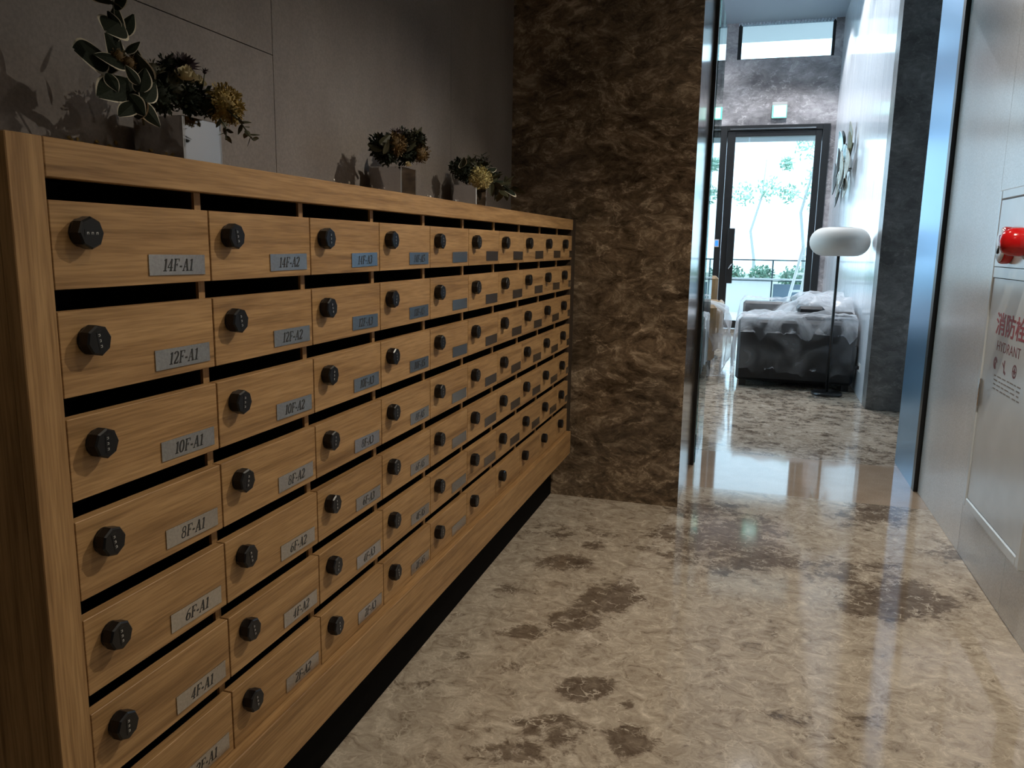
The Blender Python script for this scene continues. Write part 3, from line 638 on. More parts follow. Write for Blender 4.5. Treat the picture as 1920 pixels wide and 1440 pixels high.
def fluff(c, r, n, mat, name, par, petal=0.012, sq=(1, 1, 1)):
    mb = MB(); c = Vector(c); n = int(n*1.7)
    for i in range(n):
        v = Vector((random.gauss(0, 1), random.gauss(0, 1), random.gauss(0, 1))).normalized()
        p = Vector((v.x*sq[0], v.y*sq[1], v.z*sq[2]))*r*random.uniform(0.8, 1.05); a = v.orthogonal().normalized(); b = v.cross(a)
        th = random.uniform(0, 6.28); a, b = a*math.cos(th)+b*math.sin(th), b*math.cos(th)-a*math.sin(th)
        s = petal*random.uniform(0.6, 1.3); e = (v + (a*random.uniform(-1, 1)+b*random.uniform(-1, 1))*0.7).normalized(); q = c + p*random.uniform(0.65, 0.95)
        mb.add([q, q+e*s*0.8-b*s*0.4, q+e*s*1.5, q+e*s*0.8+b*s*0.4], [(0, 1, 2, 3)])
    mb.sphere(c, r*0.7, 12, 0, sq, 0.08)
    return mb.build(name, mat, par, loc=-par.location)
def rose(c, r, mat, par, name='rose', d=(0.5, -0.3, 0.8)):
    mb = MB(); d = Vector(d).normalized(); a = d.orthogonal().normalized(); b = d.cross(a); c = Vector(c)
    for k in range(14):
        rr = r*(0.15+0.85*k/13); th = k*2.4
        P = []
        for i in range(5):
            h = i/4; row = []
            for j in range(5):
                ph = th + (j-2)*0.42; q = rr*(0.75+0.3*h)
                row.append(c + (a*math.cos(ph)+b*math.sin(ph))*q + d*(r*(0.9-0.6*k/13)*h - 0.3*r*(k/13)))
            P.append(row)
        mb.grid(P)
    mb.sphere(c, r*0.5, 8); return mb.build(name, mat, par, loc=-par.location)
def daisy(c, r, n, mat, par, d, name='flower', rows=2):
    mb = MB(); d = Vector(d).normalized(); a = d.orthogonal().normalized(); b = d.cross(a); c = Vector(c)
    for q in range(rows):
        for k in range(n):
            th = 6.283*(k+q*0.5)/n; u = a*math.cos(th)+b*math.sin(th); w = d.cross(u); L_ = r*(1-0.22*q)
            e = (u*(0.95-0.25*q) + d*(0.3+0.35*q)).normalized()
            mb.add([c-w*0.06*r, c+e*L_*0.6-w*0.13*r, c+e*L_, c+e*L_*0.6+w*0.13*r, c+w*0.06*r], [(0, 1, 2, 3, 4)])
    mb.sphere(c, r*0.3, 8); return mb.build(name, mat, par, loc=-par.location)
def pot(par, xc, yc, a, b, z0, z1):
    # open square steel cube, near right corner at (xc, yc), walls and rounded rim
    mb = MB(); t = 0.004
    x0, x1, y0, y1 = xc-a, xc, yc, yc+b
    mb.box(x0, x1, y0, y0+t, z0, z1); mb.box(x0, x1, y1-t, y1, z0, z1); mb.box(x0, x0+t, y0+t, y1-t, z0, z1); mb.box(x1-t, x1, y0+t, y1-t, z0, z1); mb.box(x0+t, x1-t, y0+t, y1-t, z0, z0+t)
    mb.build('pot', MAT['chrome'], par, 0.0013, loc=-par.location)
    bx('moss', GREEN, x0+t, x1-t, y0+t, y1-t, z1-0.03, z1-0.012, par)
def sprig(par, pts, n, size, mat):
    mb = MB(); mb.tube(pts, [0.0016]*len(pts), 5)
    st = mb.build('stem', STEM, par, loc=-par.location)
    lm = smallleaf
    P = [Vector(p) for p in pts]
    for i in range(n):
        t = (i+0.5)/n*(len(P)-1); k = int(t); q = P[k].lerp(P[k+1], t-k); d = (P[k+1]-P[k]).normalized()
        s = d.orthogonal().normalized(); s = Matrix.Rotation(i*2.5, 3, d) @ s
        o = link('leaf', lm, par); orient(o, q - par.location, s + d*0.5, random.uniform(-1, 1)); o.scale = (size,)*3
bigleaf = leafmesh(1.0, 0.33, rim=0.86); smallleaf = leafmesh(1.0, 0.26, False)
ZC = ZT
def R_(a, b): return random.uniform(a, b)
# the large arrangement with variegated ivy
f1 = thing('flower_arrangement', 'tall arrangement with cream-edged ivy in a square mirrored pot', 'flowers', (-0.25, 0.56, ZC), 'flower pots on the mailbox cabinet')
xc, yc = -0.20, 0.500
pot(f1, xc, yc, 0.112, 0.112, ZC+0.0005, F0+0.181)
def at_x(u, v, x):                     # a point of the spray: image direction met with a plane of the room
    d = fw + rt*((u-960)/FPX) - up*((v-720)/FPX); C = Vector((0.82984, -0.77739, F0 - 0.04446))
    return C + d*((x-C.x)/d.x)
ivy = [((255, 225), (262, 160), 0.085), ((262, 160), (235, 120), 0.07), ((240, 130), (205, 60), 0.075), ((215, 80), (215, 5), 0.08), ((225, 70), (250, 20), 0.085), ((250, 150), (188, 172), 0.085),
       ((245, 120), (180, 95), 0.06), ((205, 110), (148, 85), 0.075), ((262, 175), (270, 120), 0.07), ((270, 190), (295, 150), 0.065), ((240, 175), (270, 215), 0.08), ((255, 190), (223, 214), 0.075),
       ((262, 190), (305, 240), 0.08), ((275, 170), (255, 105), 0.08), ((225, 60), (200, 20), 0.07), ((220, 110), (190, 140), 0.06), ((260, 125), (245, 80), 0.06), ((285, 175), (310, 135), 0.06),
       ((215, 20), (235, -30), 0.075), ((210, 10), (185, -25), 0.07), ((250, 160), (225, 140), 0.05), ((235, 100), (262, 75), 0.06), ((200, 135), (222, 170), 0.055), ((228, 40), (205, 50), 0.06)]
for i, (p, q, L_) in enumerate(ivy):
    x = -0.24 + 0.09*R_(0, 1); A = at_x(*p, x); B = at_x(*q, x + R_(-0.02, 0.05)); d = B-A
    o = link('leaf', bigleaf, f1); face(o, A - f1.location, d, R_(-0.5, 0.5)); o.scale = (d.length*1.0, d.length*0.88, d.length)
mb = MB()
mb.tube([at_x(270, 235, -0.2), at_x(262, 170, -0.2), at_x(235, 110, -0.2), at_x(215, 40, -0.2), at_x(210, -20, -0.2)], [0.0022, 0.002, 0.0017, 0.0014, 0.001], 6)
mb.build('stem', STEM, f1, loc=-f1.location)
for (p, r, n, mat, x) in (((222, 108), 0.016, 60, AMB, -0.20), ((240, 118), 0.014, 50, AMB, -0.19), ((325, 168), 0.034, 160, OLIVE, -0.22), ((298, 182), 0.030, 140, GREEN, -0.2), ((420, 195), 0.038, 260, YEL, -0.16), ((438, 215), 0.020, 120, YEL, -0.15), ((358, 184), 0.033, 170, GREEN, -0.20), ((318, 125), 0.022, 80, GREEN, -0.23), ((285, 135), 0.022, 80, OLIVE, -0.23), ((388, 198), 0.022, 110, GREEN, -0.18)):
    fluff(at_x(*p, x), r, n*(2 if mat in (YEL, AMB) else 1), mat, 'blossom_cluster', f1, r*(0.15 if mat in (YEL, AMB) else 0.24))
rose(at_x(349, 140, -0.19), 0.021, IVO, f1); rose(at_x(371, 153, -0.205), 0.016, IVO, f1)
daisy(at_x(342, 124, -0.215), 0.034, 16, PUR, f1, (0.6, -0.4, 0.75), rows=3)
daisy(at_x(384, 135, -0.18), 0.013, 7, PUR, f1, (0.3, -0.2, 0.9))
mb = MB(); mb.tube([at_x(384, 136, -0.18), at_x(380, 165, -0.18)], 0.0012, 5); mb.build('stem', STEM, f1, loc=-f1.location)
sprig(f1, [at_x(425, 205, -0.14), at_x(448, 225, -0.13), at_x(462, 245, -0.125), at_x(474, 262, -0.12)], 12, 0.022, OLIVE)
sprig(f1, [at_x(412, 222, -0.14), at_x(424, 240, -0.13), at_x(424, 262, -0.125)], 8, 0.018, OLIVE)
# the middle arrangement
f2 = thing('flower_arrangement', 'low dark arrangement with amber blossoms in the middle mirrored pot', 'flowers', (-0.25, 1.50, ZC), 'flower pots on the mailbox cabinet')
pot(f2, -0.20, 1.453, 0.104, 0.114, ZC+0.0005, F0+0.180)
for (p, r, n, mat, x) in (((716, 274), 0.036, 190, GREEN, -0.22), ((742, 271), 0.034, 160, AMB, -0.19), ((775, 266), 0.036, 190, OLIVE, -0.21), ((724, 289), 0.032, 170, GREEN, -0.22), ((760, 290), 0.032, 170, GREEN, -0.22), ((788, 288), 0.030, 140, AMB, -0.19), ((752, 258), 0.03, 90, GREEN, -0.25), ((786, 262), 0.022, 90, GREEN, -0.19)):
    fluff(at_x(*p, x), r, n*(2 if mat in (YEL, AMB) else 1), mat, 'blossom_cluster', f2, r*(0.16 if mat in (YEL, AMB) else 0.26))
daisy(at_x(743, 250, -0.2), 0.026, 9, PUR, f2, (0.3, -0.4, 1), rows=2)
rose(at_x(765, 308, -0.165), 0.011, IVO, f2)
for i in range(18):
    A = at_x(R_(712, 785), R_(262, 290), -0.2); d = Vector((R_(-0.3, 0.6), R_(-1, 1), R_(0, 1.2)))
    o = link('leaf', smallleaf, f2); orient(o, A - f2.location, d, R_(-1, 1)); o.scale = (0.05,)*3
# the far arrangement
f3 = thing('flower_arrangement', 'arrangement with one pale yellow bloom in the mirrored pot nearest the brown wall', 'flowers', (-0.25, 2.18, ZC), 'flower pots on the mailbox cabinet')
pot(f3, -0.20, 2.128, 0.098, 0.118, ZC+0.0005, F0+0.177)
for (p, r, n, mat, x) in (((862, 316), 0.036, 190, GREEN, -0.23), ((883, 312), 0.036, 180, OLIVE, -0.23), ((876, 328), 0.032, 170, GREEN, -0.23), ((901, 334), 0.042, 260, PALE, -0.15), ((922, 335), 0.035, 110, GREEN, -0.18), ((905, 312), 0.032, 90, GREEN, -0.21)):
    fluff(at_x(*p, x), r, n*(2 if mat is PALE else 1), mat, 'blossom_cluster', f3, r*(0.15 if mat is PALE else 0.25))
sprig(f3, [at_x(905, 318, -0.2), at_x(904, 305, -0.2), at_x(903, 289, -0.2)], 8, 0.04, OLIVE)
sprig(f3, [at_x(915, 335, -0.16), at_x(930, 345, -0.14), at_x(942, 360, -0.12)], 9, 0.06, OLIVE)
sprig(f3, [at_x(915, 335, -0.16), at_x(938, 346, -0.15), at_x(968, 352, -0.13)], 10, 0.065, OLIVE)
for (p, q, L_) in (((925, 345), (945, 335), 0), ((930, 345), (968, 350), 0), ((925, 340), (940, 365), 0), ((915, 320), (932, 312), 0), ((865, 315), (868, 292), 0)):
    A = at_x(*p, -0.15); B = at_x(*q, -0.13); o = link('leaf', bigleaf, f3); orient(o, A - f3.location, B-A, 0.5); o.scale = ((B-A).length,)*3
# plaster crumbs left along the wall
for i, (y, n, lab) in enumerate(((0.42, 9, 'yellowish crumbs on the wall left of the ivy pot'), (1.34, 14, 'white plaster smear on the wall left of the middle pot'), (2.02, 18, 'white plaster smear on the wall between the two small pots'))):
    mb = MB()
    for k in range(n):
        c = Vector((XL+0.0015, y+R_(-0.06, 0.06), F0+0.118+R_(-0.012, 0.014))); mb.sphere(c, R_(0.002, 0.0055), 6, 0, (0.25, R_(1, 2.4), R_(0.6, 1.2)), 0.2)
    tag(mb.build('plaster_smear', [YEL, MAT['plaster'], MAT['plaster']][i]), lab, 'plaster')

# ------------------------------------------------------------------ lobby furniture
# floor lamp
lp = thing('floor_lamp', 'slim black floor lamp with a white pill-shaped shade', 'lamp', (1.512, 6.58, 0))
mb = MB(); mb.lathe([(0.0, 0), (0.128, 0), (0.13, 0.006), (0.13, 0.022), (0.122, 0.028), (0.0, 0.028)], 40); mb.build('base', MAT['frame'], lp)
mb = MB(); mb.tube([(0, 0, 0.028), (0, 0, 1.225)], 0.0125, 14); mb.build('pole', MAT['frame'], lp)
mb = MB(); prof = []
rz = 0.119; rx = 0.243; flat = rx-rz
prof.append((0.0, -rz))
for i in range(13):
    a = -math.pi/2 + math.pi*i/12; prof.append((flat + rz*math.cos(a), rz*math.sin(a)))
prof.append((0.0, rz)); mb.lathe(prof, 48); mb.build('shade', plain('opal_shade', (0.62, 0.60, 0.56), 0.55), lp, loc=(0, 0, F0+0.024))
mb = MB(); mb.lathe([(0.0, 0), (0.10, 0), (0.10, 0.006), (0.0, 0.006)], 32); mb.build('shade_cap', plain('opal_cap', (0.66, 0.64, 0.6), 0.5), lp, loc=(0, 0, F0+0.024+rz-0.002))
# sofa seen from its arm
DF = plain('black_leather', (0.007, 0.008, 0.010), 0.42, noise=0.3, nscale=10)
so = thing('sofa', 'low black sofa wrapped in plastic beside the floor lamp', 'sofa', (1.22, 7.9, 0))
def sb(name, *a): return bx(name, DF, *a, so, 0.025)
sb('arm', 0.725, 1.735, 6.75, 6.98, 0.06, 0.622); sb('arm', 0.735, 1.735, 8.85, 9.08, 0.06, 0.655)
sb('seat_base', 0.735, 1.735, 6.985, 8.845, 0.06, 0.30); sb('backrest', 1.48, 1.735, 6.985, 8.845, 0.30, 0.70)
for k in range(2): sb('seat_cushion', 0.74, 1.475, 6.99+k*0.93, 7.905+k*0.93, 0.302, 0.44)
for k in range(2): sb('back_cushion', 1.24, 1.478, 7.0+k*0.93, 7.90+k*0.93, 0.442, 0.74)
for (x, y) in ((0.79, 6.82), (1.68, 6.82), (0.79, 9.0), (1.68, 9.0)): bx('foot', MAT['frame'], x-0.03, x+0.03, y-0.03, y+0.03, 0, 0.06, so)
def nz(x, y, s=1.0, k=0): return (math.sin(3.1*x*s+1.7*y*s+k)+math.sin(-5.3*x*s+4.1*y*s+1.3*k)+math.sin(9.7*x*s+7.3*y*s+2.1*k)*0.5)/2.5
def drape(name, x0, x1, y0, y1, top, front_drop, left_drop, amp, label, mat, nx=34, ny=56, scal=0.06, k=0):
    # a sheet lying over a box from the far end to the near edge, then hanging down the front and the left side
    mb = MB(); P = []
    Ly = y1-y0; Lx = x1-x0
    for i in range(ny+1):
        s = -front_drop + (front_drop+Ly)*i/ny; row = []
        for j in range(nx+1):
            t = -left_drop + (left_drop+Lx)*j/nx
            dd = max(0, -s); dl = max(0, -t)
            x = x0 + max(0, t); y = y0 + max(0, s)
            z = top(x, y)
            wr_ = nz(x*2+dl*3, y*2+dd*3, 2.0, k); wf = nz(x*6, (y+dd)*1.2, 2.0, k+1)
            if dd > 0 and dl > 0:
                z -= max(dd, dl); q = min(dd, dl); x -= 0.012+0.04*q; y -= 0.012+0.04*q
            elif dd > 0: z -= dd; y -= 0.014 + 0.02*(1+wf)*min(1, dd*4)
            elif dl > 0: z -= dl; x -= 0.014 + 0.025*(1+wf)*min(1, dl*4)
            else: z += 0.006 + amp*(1+wr_)*0.5
            if i == 0: z += scal*nz(x*3, y, 2.0, k+3) + 0.03
            row.append((x, y, max(0.012, z)))
        P.append(row)
    mb.grid(P); o = mb.build(name, mat); tag(o, label, 'plastic sheet'); return o
def sofatop(x, y):
    t = 0.63
    if y > 7.0:
        a = min(1, (y-7.0)/0.35)
        prof = 0.47 + 0.25*max(0, min(1, (x-1.0)/0.35))
        t = 0.63*(1-a) + prof*a + 0.05*a*math.sin(y*6+x*5)
        if y > 8.7: t = max(t, 0.665)
    return t
drape('plastic_sheet', 0.715, 1.74, 6.74, 9.1, sofatop, 0.50, 0.45, 0.05, 'clear crumpled plastic sheet draped over the black sofa', MAT['film'])
drape('plastic_sheet', 0.745, 1.735, 6.718, 8.3, lambda x, y: sofatop(x, y)+0.02+0.02*max(0, math.sin((x-0.8)*3.2))*max(0, math.sin((y-6.7)*1.7)), 0.17, 0.0, 0.05, 'milky plastic sheet bunched on top of the sofa', MAT['film2'], scal=0.09, k=5)
# armchair wrapped in plastic on the left
TAN = plain('tan_leather', (0.27, 0.165, 0.07), 0.5, noise=0.15, nscale=12)
ac = thing('armchair', 'tan leather armchair under plastic beside the glass panel', 'armchair', (0.18, 7.35, 0))
def ab_(name, *a): return bx(name, TAN, *a, ac, 0.03)
ab_('arm', -0.16, 0.515, 6.95, 7.05, 0.19, 0.725); ab_('arm', -0.16, 0.515, 7.72, 7.82, 0.19, 0.725)
ab_('seat', -0.14, 0.50, 7.055, 7.715, 0.20, 0.46); ab_('backrest', -0.30, -0.145, 7.06, 7.71, 0.22, 0.90)
for (x, y) in ((-0.1, 7.1), (0.44, 7.1), (-0.1, 7.68), (0.44, 7.68)):
    mb = MB(); mb.tube([(x, y, 0), (x, y, 0.2)], [0.014, 0.02], 10); mb.build('leg', MAT['frame'], ac, loc=-ac.location)
ac2 = thing('armchair', 'second tan armchair whose wrapped back shows above the first', 'armchair', (0.2, 8.5, 0))
for nme, a in (('backrest', (-0.2, 0.46, 8.20, 8.34, 0.20, 0.955)), ('seat', (-0.18, 0.44, 8.345, 8.9, 0.2, 0.46)), ('arm', (0.445, 0.52, 8.35, 8.9, 0.2, 0.66)), ('arm', (-0.26, -0.185, 8.35, 8.9, 0.2, 0.66))):
    bx(nme, TAN, *a, ac2, 0.03)
for (x, y) in ((-0.15, 8.27), (0.41, 8.27), (-0.15, 8.85), (0.41, 8.85)):
    mb = MB(); mb.tube([(x, y, 0), (x, y, 0.2)], [0.014, 0.02], 10); mb.build('leg', MAT['frame'], ac2, loc=-ac2.location)
def chairfilm(label, x0, x1, y0, y1, top, k):
    mb = MB(); P = []; n = 40; hgt = 22
    per = [(x0, y0), (x1, y0), (x1, y1), (x0, y1), (x0, y0)]
    for i in range(n+1):
        t = 4*i/n; a = per[min(3, int(t))]; b = per[min(3, int(t))+1]; q = t-min(3, int(t)); x = a[0]+(b[0]-a[0])*q; y = a[1]+(b[1]-a[1])*q
        cx, cy = (x0+x1)/2, (y0+y1)/2; row = []
        for j in range(hgt+1):
            z = 0.015 + (top-0.015)*j/hgt
            g = 0.05*nz(t*1.3, z*2.0, 1.6, k) + 0.03*math.sin(t*9+z*5) + 0.075*math.sin(min(1, z/top)*math.pi)
            if j == 0: z += 0.0 + 0.02*(1+math.sin(t*7+k))
            e = max(0, (z-top+0.10)/0.10); f = 1-0.75*e*e
            d = Vector((x-cx, y-cy, 0)); d = d*f + d.normalized()*g*0.8
            row.append((cx+d.x, cy+d.y, z))
        P.append(row)
    mb.grid(P); return tag(mb.build('plastic_sheet', MAT['film3']), label, 'plastic sheet')
chairfilm('billowing plastic sheet hanging over the nearer tan armchair', 0.10, 0.575, 6.97, 7.9, 0.735, 2)
# wall socket with plug
ws = thing('wall_socket', 'white wall socket with a black plug behind the sofa', 'socket', (1.762, 6.60, F0-1.05))
mb = MB(); mb.obb((0, 0, 0), wdir*0.06, wnrm*0.004, Vector((0, 0, 0.038))); mb.build('plate', plain('white_plastic', (0.7, 0.7, 0.68), 0.4), ws, 0.002)
mb = MB(); mb.obb(wnrm*0.018, wdir*0.018, wnrm*0.014, Vector((0, 0, 0.014))); mb.build('plug', MAT['frame'], ws, 0.003)
# metal wall sculpture on the white wall
TEAL = plain('pale_teal_glass', (0.22, 0.36, 0.40), 0.2); BRZ = plain('dark_bronze', (0.02, 0.022, 0.018), 0.35, metal=0.4); SIL = plain('champagne_metal', (0.42, 0.42, 0.36), 0.25, metal=0.8); OLV = plain('olive_metal', (0.10, 0.10, 0.05), 0.35, metal=0.5)
sc_ = thing('wall_sculpture', 'leaf-shaped metal wall sculpture on the polished white wall', 'wall art', (1.80, 9.3, F0+0.85))
def wallpt(s, z, off): return wa + wdir*s + wnrm*off + Vector((0, 0, z))
blades = [(9.55, 2.42, 0.30, 0.22, 8, TEAL, 0.10), (9.75, 2.56, 0.20, 0.12, 5, BRZ, 0.06), (9.0, 2.22, 0.16, 0.11, -10, TEAL, 0.08), (8.75, 2.48, 0.24, 0.07, -6, SIL, 0.06), (8.45, 2.26, 0.24, 0.09, -4, OLV, 0.08),
          (9.95, 1.98, 0.26, 0.10, 14, SIL, 0.05), (10.05, 1.75, 0.26, 0.12, 10, TEAL, 0.05), (9.55, 1.86, 0.30, 0.10, 4, BRZ, 0.12), (9.5, 1.62, 0.28, 0.08, 4, BRZ, 0.09), (9.15, 1.95, 0.30, 0.07, -6, SIL, 0.07),
          (8.95, 1.90, 0.32, 0.10, -10, BRZ, 0.10), (8.65, 1.95, 0.30, 0.07, -8, SIL, 0.12), (8.4, 1.98, 0.26, 0.10, -6, SIL, 0.09), (8.9, 1.66, 0.20, 0.08, -8, SIL, 0.06), (9.3, 2.12, 0.26, 0.07, 6, BRZ, 0.11), (9.25, 1.72, 0.22, 0.06, 2, SIL, 0.10), (9.75, 2.12, 0.14, 0.05, -12, BRZ, 0.08)]
for (yy, zz, hz, hw, ang, mt, off) in blades:
    yy = 9.40+(yy-9.25)*0.95; zz = 2.20+(zz-2.02)*0.66; hz *= 0.62; hw *= 1.35; off *= 1.2
    mb = MB(); n = 10; f = []; b = []
    s0 = yy - wa.y
    for i in range(n):
        t = -1+2*(i+0.5)/n*1.0
    ring_f, ring_b = [], []
    for i in range(20):
        a = 2*math.pi*i/20; p, q = hw*math.cos(a), hz*math.sin(a)*abs(math.sin(a))**0.15
        ca, sa = math.cos(math.radians(ang)), math.sin(math.radians(ang)); p, q = p*ca-q*sa*0.8, q*ca+p*sa
        cv = 0.03*(p/hw)**2 if hw else 0
        ring_f.append(wallpt(s0+p, zz+q, off-cv)); ring_b.append(wallpt(s0+p, zz+q, off-cv-0.008))
    mb.add(ring_f+ring_b+[wallpt(s0, zz, off), wallpt(s0, zz, off-0.008)], [(i, (i+1) % 20, 40) for i in range(20)] + [(20+(i+1) % 20, 20+i, 41) for i in range(20)] + [(i, 20+i, 20+(i+1) % 20, (i+1) % 20) for i in range(20)], 0)
    mb.build('blade', mt, sc_, loc=-sc_.location)
mb = MB()
for (a, b) in (((9.9, 2.0), (8.8, 2.4)), ((9.7, 2.5), (9.2, 1.95))): mb.tube([wallpt(a[0]-wa.y, a[1], 0.03), wallpt(b[0]-wa.y, b[1], 0.03)], 0.010, 8)
for yy in (9.3, 9.55): mb.tube([wallpt(yy-wa.y, 2.18, 0.0), wallpt(yy-wa.y, 2.18, 0.06)], 0.010, 8)
mb.build('backing_rods', BRZ, sc_, loc=-sc_.location)
# exit sign
ex = thing('exit_sign', 'small lit green and white exit sign above the entrance door', 'exit sign', (1.03, YE, F0+1.99))
bx('housing', plain('grey_housing', (0.30, 0.30, 0.30), 0.4), 0.925, 1.142, YE-0.06, YE-0.001, F0+1.88, F0+2.115, ex, 0.004)
bx('lit_face', plain('green_light', (0.2, 0.9, 0.6), 0.5, emit=(0.04, 0.80, 0.50), estr=1.0), 0.930, 1.137, YE-0.064, YE-0.0605, F0+1.886, F0+2.065, ex)
bx('lit_panel', plain('white_light', (0.9, 1, 0.95), 0.5, emit=(0.50, 1.0, 0.84), estr=1.5), 0.955, 1.125, YE-0.0665, YE-0.0645, F0+1.90, F0+2.06, ex)
# card reader on the door jamb
cr = thing('card_reader', 'small card reader with a glowing blue square on the door frame', 'card reader', (0.24, YE, F0))
bx('case', plain('silver_case', (0.45, 0.42, 0.40), 0.3), 0.208, 0.274, YE-0.05, YE-0.0305, F0-0.03, F0+0.088, cr, 0.003)
bx('blue_light', plain('blue_light', (0.02, 0.1, 0.9), 0.4, emit=(0.03, 0.22, 1.0), estr=1.3), 0.218, 0.264, YE-0.053, YE-0.0505, F0-0.012, F0+0.070, cr)
# recessed downlights in the ceilings
LAMP = plain('lamp_glow', (1, 0.9, 0.75), 0.5, emit=(1.0, 0.84, 0.62), estr=6.0)
for (x, y, z, lab) in ((1.13, 10.9, LOBZ, 'recessed downlight in the lobby ceiling above the entrance'), (1.10, 9.0, LOBZ, 'recessed downlight in the lobby ceiling above the sofa'), (1.10, 0.30, CORR_Z, 'recessed downlight in the corridor ceiling near the camera'), (1.10, 2.65, CORR_Z, 'recessed downlight in the corridor ceiling by the hydrant')):
    t = thing('downlight', lab, 'downlight', (x, y, z), 'recessed ceiling downlights')
    mb = MB(); mb.lathe([(0.036, 0.0), (0.055, 0.0), (0.055, -0.006), (0.036, -0.006)], 28); mb.f = mb.f[:-2]; mb.m = mb.m[:-2]; mb.sm = mb.sm[:-2]
    mb.build('trim_ring', MAT['ceil'], t)
    mb = MB(); mb.lathe([(0.0, -0.001), (0.035, -0.001), (0.035, -0.003), (0.0, -0.003)], 24); mb.build('lens', LAMP, t)

# ------------------------------------------------------------------ outside the entrance
bx('ground_terrace', plain('pale_paving', (0.82, 0.81, 0.79), 0.8, noise=0.08, nscale=3), -9, 11, 12.42, 16.6, -0.12, -0.02, kind='structure')
bx('ground_garden', plain('garden_soil', (0.35, 0.36, 0.30), 0.9), -20, 25, 16.6, 45, -0.3, -0.1, kind='structure')
bx('trim_canopy', plain('canopy_paint', (0.42, 0.44, 0.46), 0.7), -4, 6, 12.43, 13.0, 2.95, 3.10, kind='structure')
bx('trim_balcony', plain('balcony_paint', (0.60, 0.62, 0.64), 0.8), -4, 6, 12.43, 14.4, 4.80, 5.0, kind='structure')
rl = thing('terrace_railing', 'pale terrace parapet with a thin dark glass railing on top', 'railing', (1.1, 16.1, 0))
bx('parapet', plain('white_render', (0.93, 0.93, 0.92), 0.8), -3.0, 1.17, 16.05, 16.2, -0.02, 0.635, rl)
bx('parapet', plain('blue_grey_panel', (0.16, 0.22, 0.28), 0.5), 1.22, 5.0, 16.10, 16.18, -0.02, 0.56, rl)
bx('parapet_cap', plain('white_cap', (0.8, 0.8, 0.78), 0.7), -3.0, 5.0, 16.04, 16.21, 0.64, 0.67, rl)
DKR = plain('dark_rail', (0.03, 0.06, 0.07), 0.5)
bx('rail', DKR, -3.0, 5.0, 16.1, 16.15, 1.02, 1.045, rl); bx('rail', DKR, -3.0, 5.0, 16.0, 16.03, 0.615, 0.632, rl)
for x in (-1.4, 1.17, 3.8): bx('post', DKR, x, x+0.03, 16.1, 16.15, -0.02 if x == 1.17 else 0.67, 1.02, rl)
bx('rail_pane', MAT['glass'], -3.0, 5.0, 16.12, 16.13, 0.68, 1.015, rl)
la = thing('step_ladder', 'white folding step ladder standing on the terrace', 'ladder', (1.62, 14.9, -0.02))
LW = plain('white_ladder', (0.75, 0.75, 0.73), 0.5)
mb = None
for (p, q) in (((1.40, 14.75, -0.02), (1.66, 14.75, 1.30)), ((1.62, 14.9, -0.02), (1.80, 14.9, 1.30)), ((1.95, 14.75, -0.02), (1.72, 14.75, 1.30)), ((2.15, 14.9, -0.02), (1.86, 14.9, 1.30))):
    mb = MB(); mb.tube([p, q], 0.028, 6); mb.build('rail', LW, la, loc=-la.location)
for k in range(4):
    t = 0.15+0.24*k; mb = MB(); mb.tube([(1.40+0.26*t, 14.75, 1.32*t-0.02), (1.62+0.18*t, 14.9, 1.32*t-0.02)], 0.022, 6); mb.build('rung', LW, la, loc=-la.location)
BUSH = plain('hedge_leaf', (0.22, 0.36, 0.26), 0.7, noise=0.4, nscale=5); BARK = plain('bark', (0.55, 0.58, 0.58), 0.9)
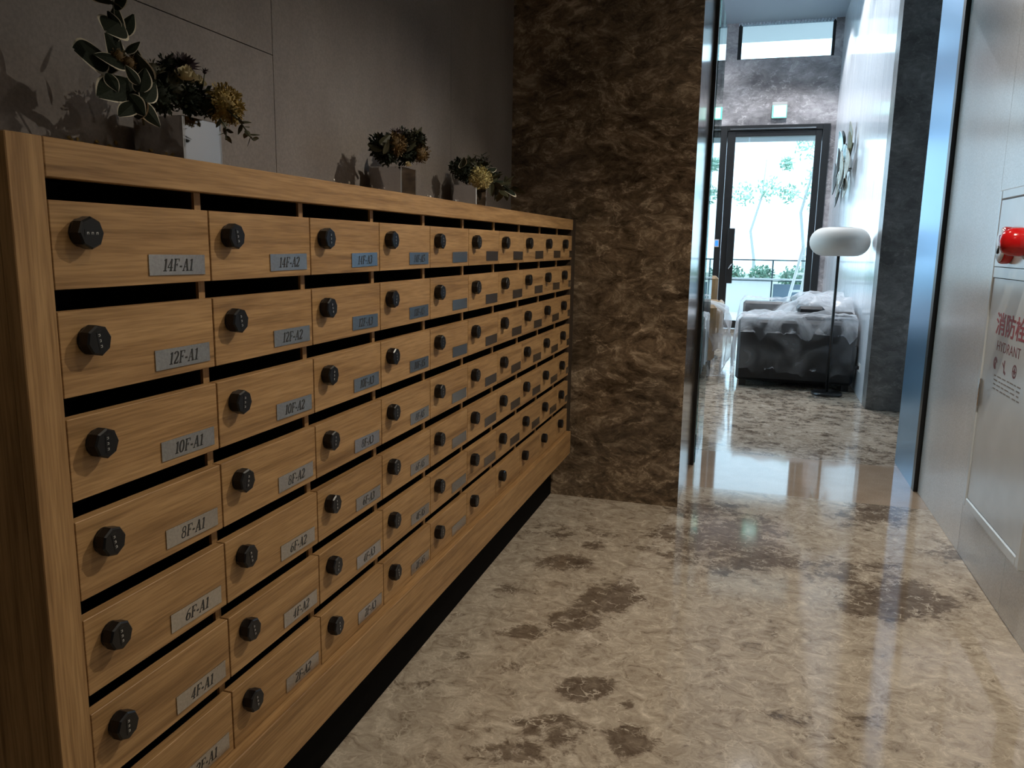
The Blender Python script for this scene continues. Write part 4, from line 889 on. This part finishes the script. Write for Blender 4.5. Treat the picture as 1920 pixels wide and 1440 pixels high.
def foliage(mb, c, r, n, s, sq=(1, 1, 1)):
    c = Vector(c)
    for i in range(n):
        v = Vector((random.gauss(0, 1), random.gauss(0, 1), random.gauss(0, 1))).normalized()*r*random.uniform(0.35, 1)
        p = c + Vector((v.x*sq[0], v.y*sq[1], v.z*sq[2])); a = Vector((random.gauss(0, 1), random.gauss(0, 1), random.gauss(0, 1))).normalized(); b = a.orthogonal().normalized()
        mb.add([p-a*s, p-b*s*0.5, p+a*s, p+b*s*0.5], [(0, 1, 2, 3)])
for i, (x, y, r, lab) in enumerate(((0.35, 17.6, 0.30, 'green bush behind the railing, left of the door pull'), (1.0, 17.8, 0.30, 'green bush behind the middle of the railing'), (1.65, 17.6, 0.30, 'green bush behind the railing by the ladder'), (2.3, 17.9, 0.30, 'green bush behind the railing, rightmost'), (-0.3, 17.8, 0.30, 'green bush behind the railing, leftmost'))):
    t = thing('bush', lab, 'bush', (x, y, -0.1), 'bushes behind the terrace railing')
    mb = MB(); foliage(mb, (0, 0, 0.72), r, 420, 0.05, (1, 0.9, 1.0)); o = mb.build('foliage', BUSH, t); o['kind'] = 'stuff'
    mb = MB(); mb.tube([(0, 0, 0), (0.02, 0, 0.5)], [0.03, 0.015], 6); mb.build('stem', BARK, t)
LEAFT = plain('tree_leaf', (0.42, 0.62, 0.50), 0.7, noise=0.3, nscale=5)
for (x, y, h, lab, blobs) in ((1.95, 19.0, 4.4, 'slender tree seen through the right of the door glass', ((0.1, 0.0, 2.6, 0.45), (0.25, 0, 3.1, 0.4), (-0.1, 0.1, 3.7, 0.4), (0.35, 0, 2.2, 0.3))), (0.85, 21.0, 3.6, 'thin tree seen through the left of the door glass', ((-0.4, 0, 2.75, 0.35), (0.2, 0, 2.85, 0.35), (0.7, 0.2, 2.75, 0.25), (0.6, 0, 3.5, 0.2)))):
    t = thing('tree', lab, 'tree', (x, y, -0.1), 'trees in the garden')
    mb = MB(); mb.tube([(0, 0, 0), (-0.05, 0, h*0.3), (-0.18, 0, h*0.5), (0.05, 0, h*0.75), (0.1, 0, h)], [0.05, 0.04, 0.035, 0.025, 0.008], 7); mb.build('trunk', BARK, t)
    mb = MB()
    for (a, b, c, r) in blobs: foliage(mb, (a, b, c), r, 120, 0.06)
    o = mb.build('foliage', LEAFT, t); o['kind'] = 'stuff'
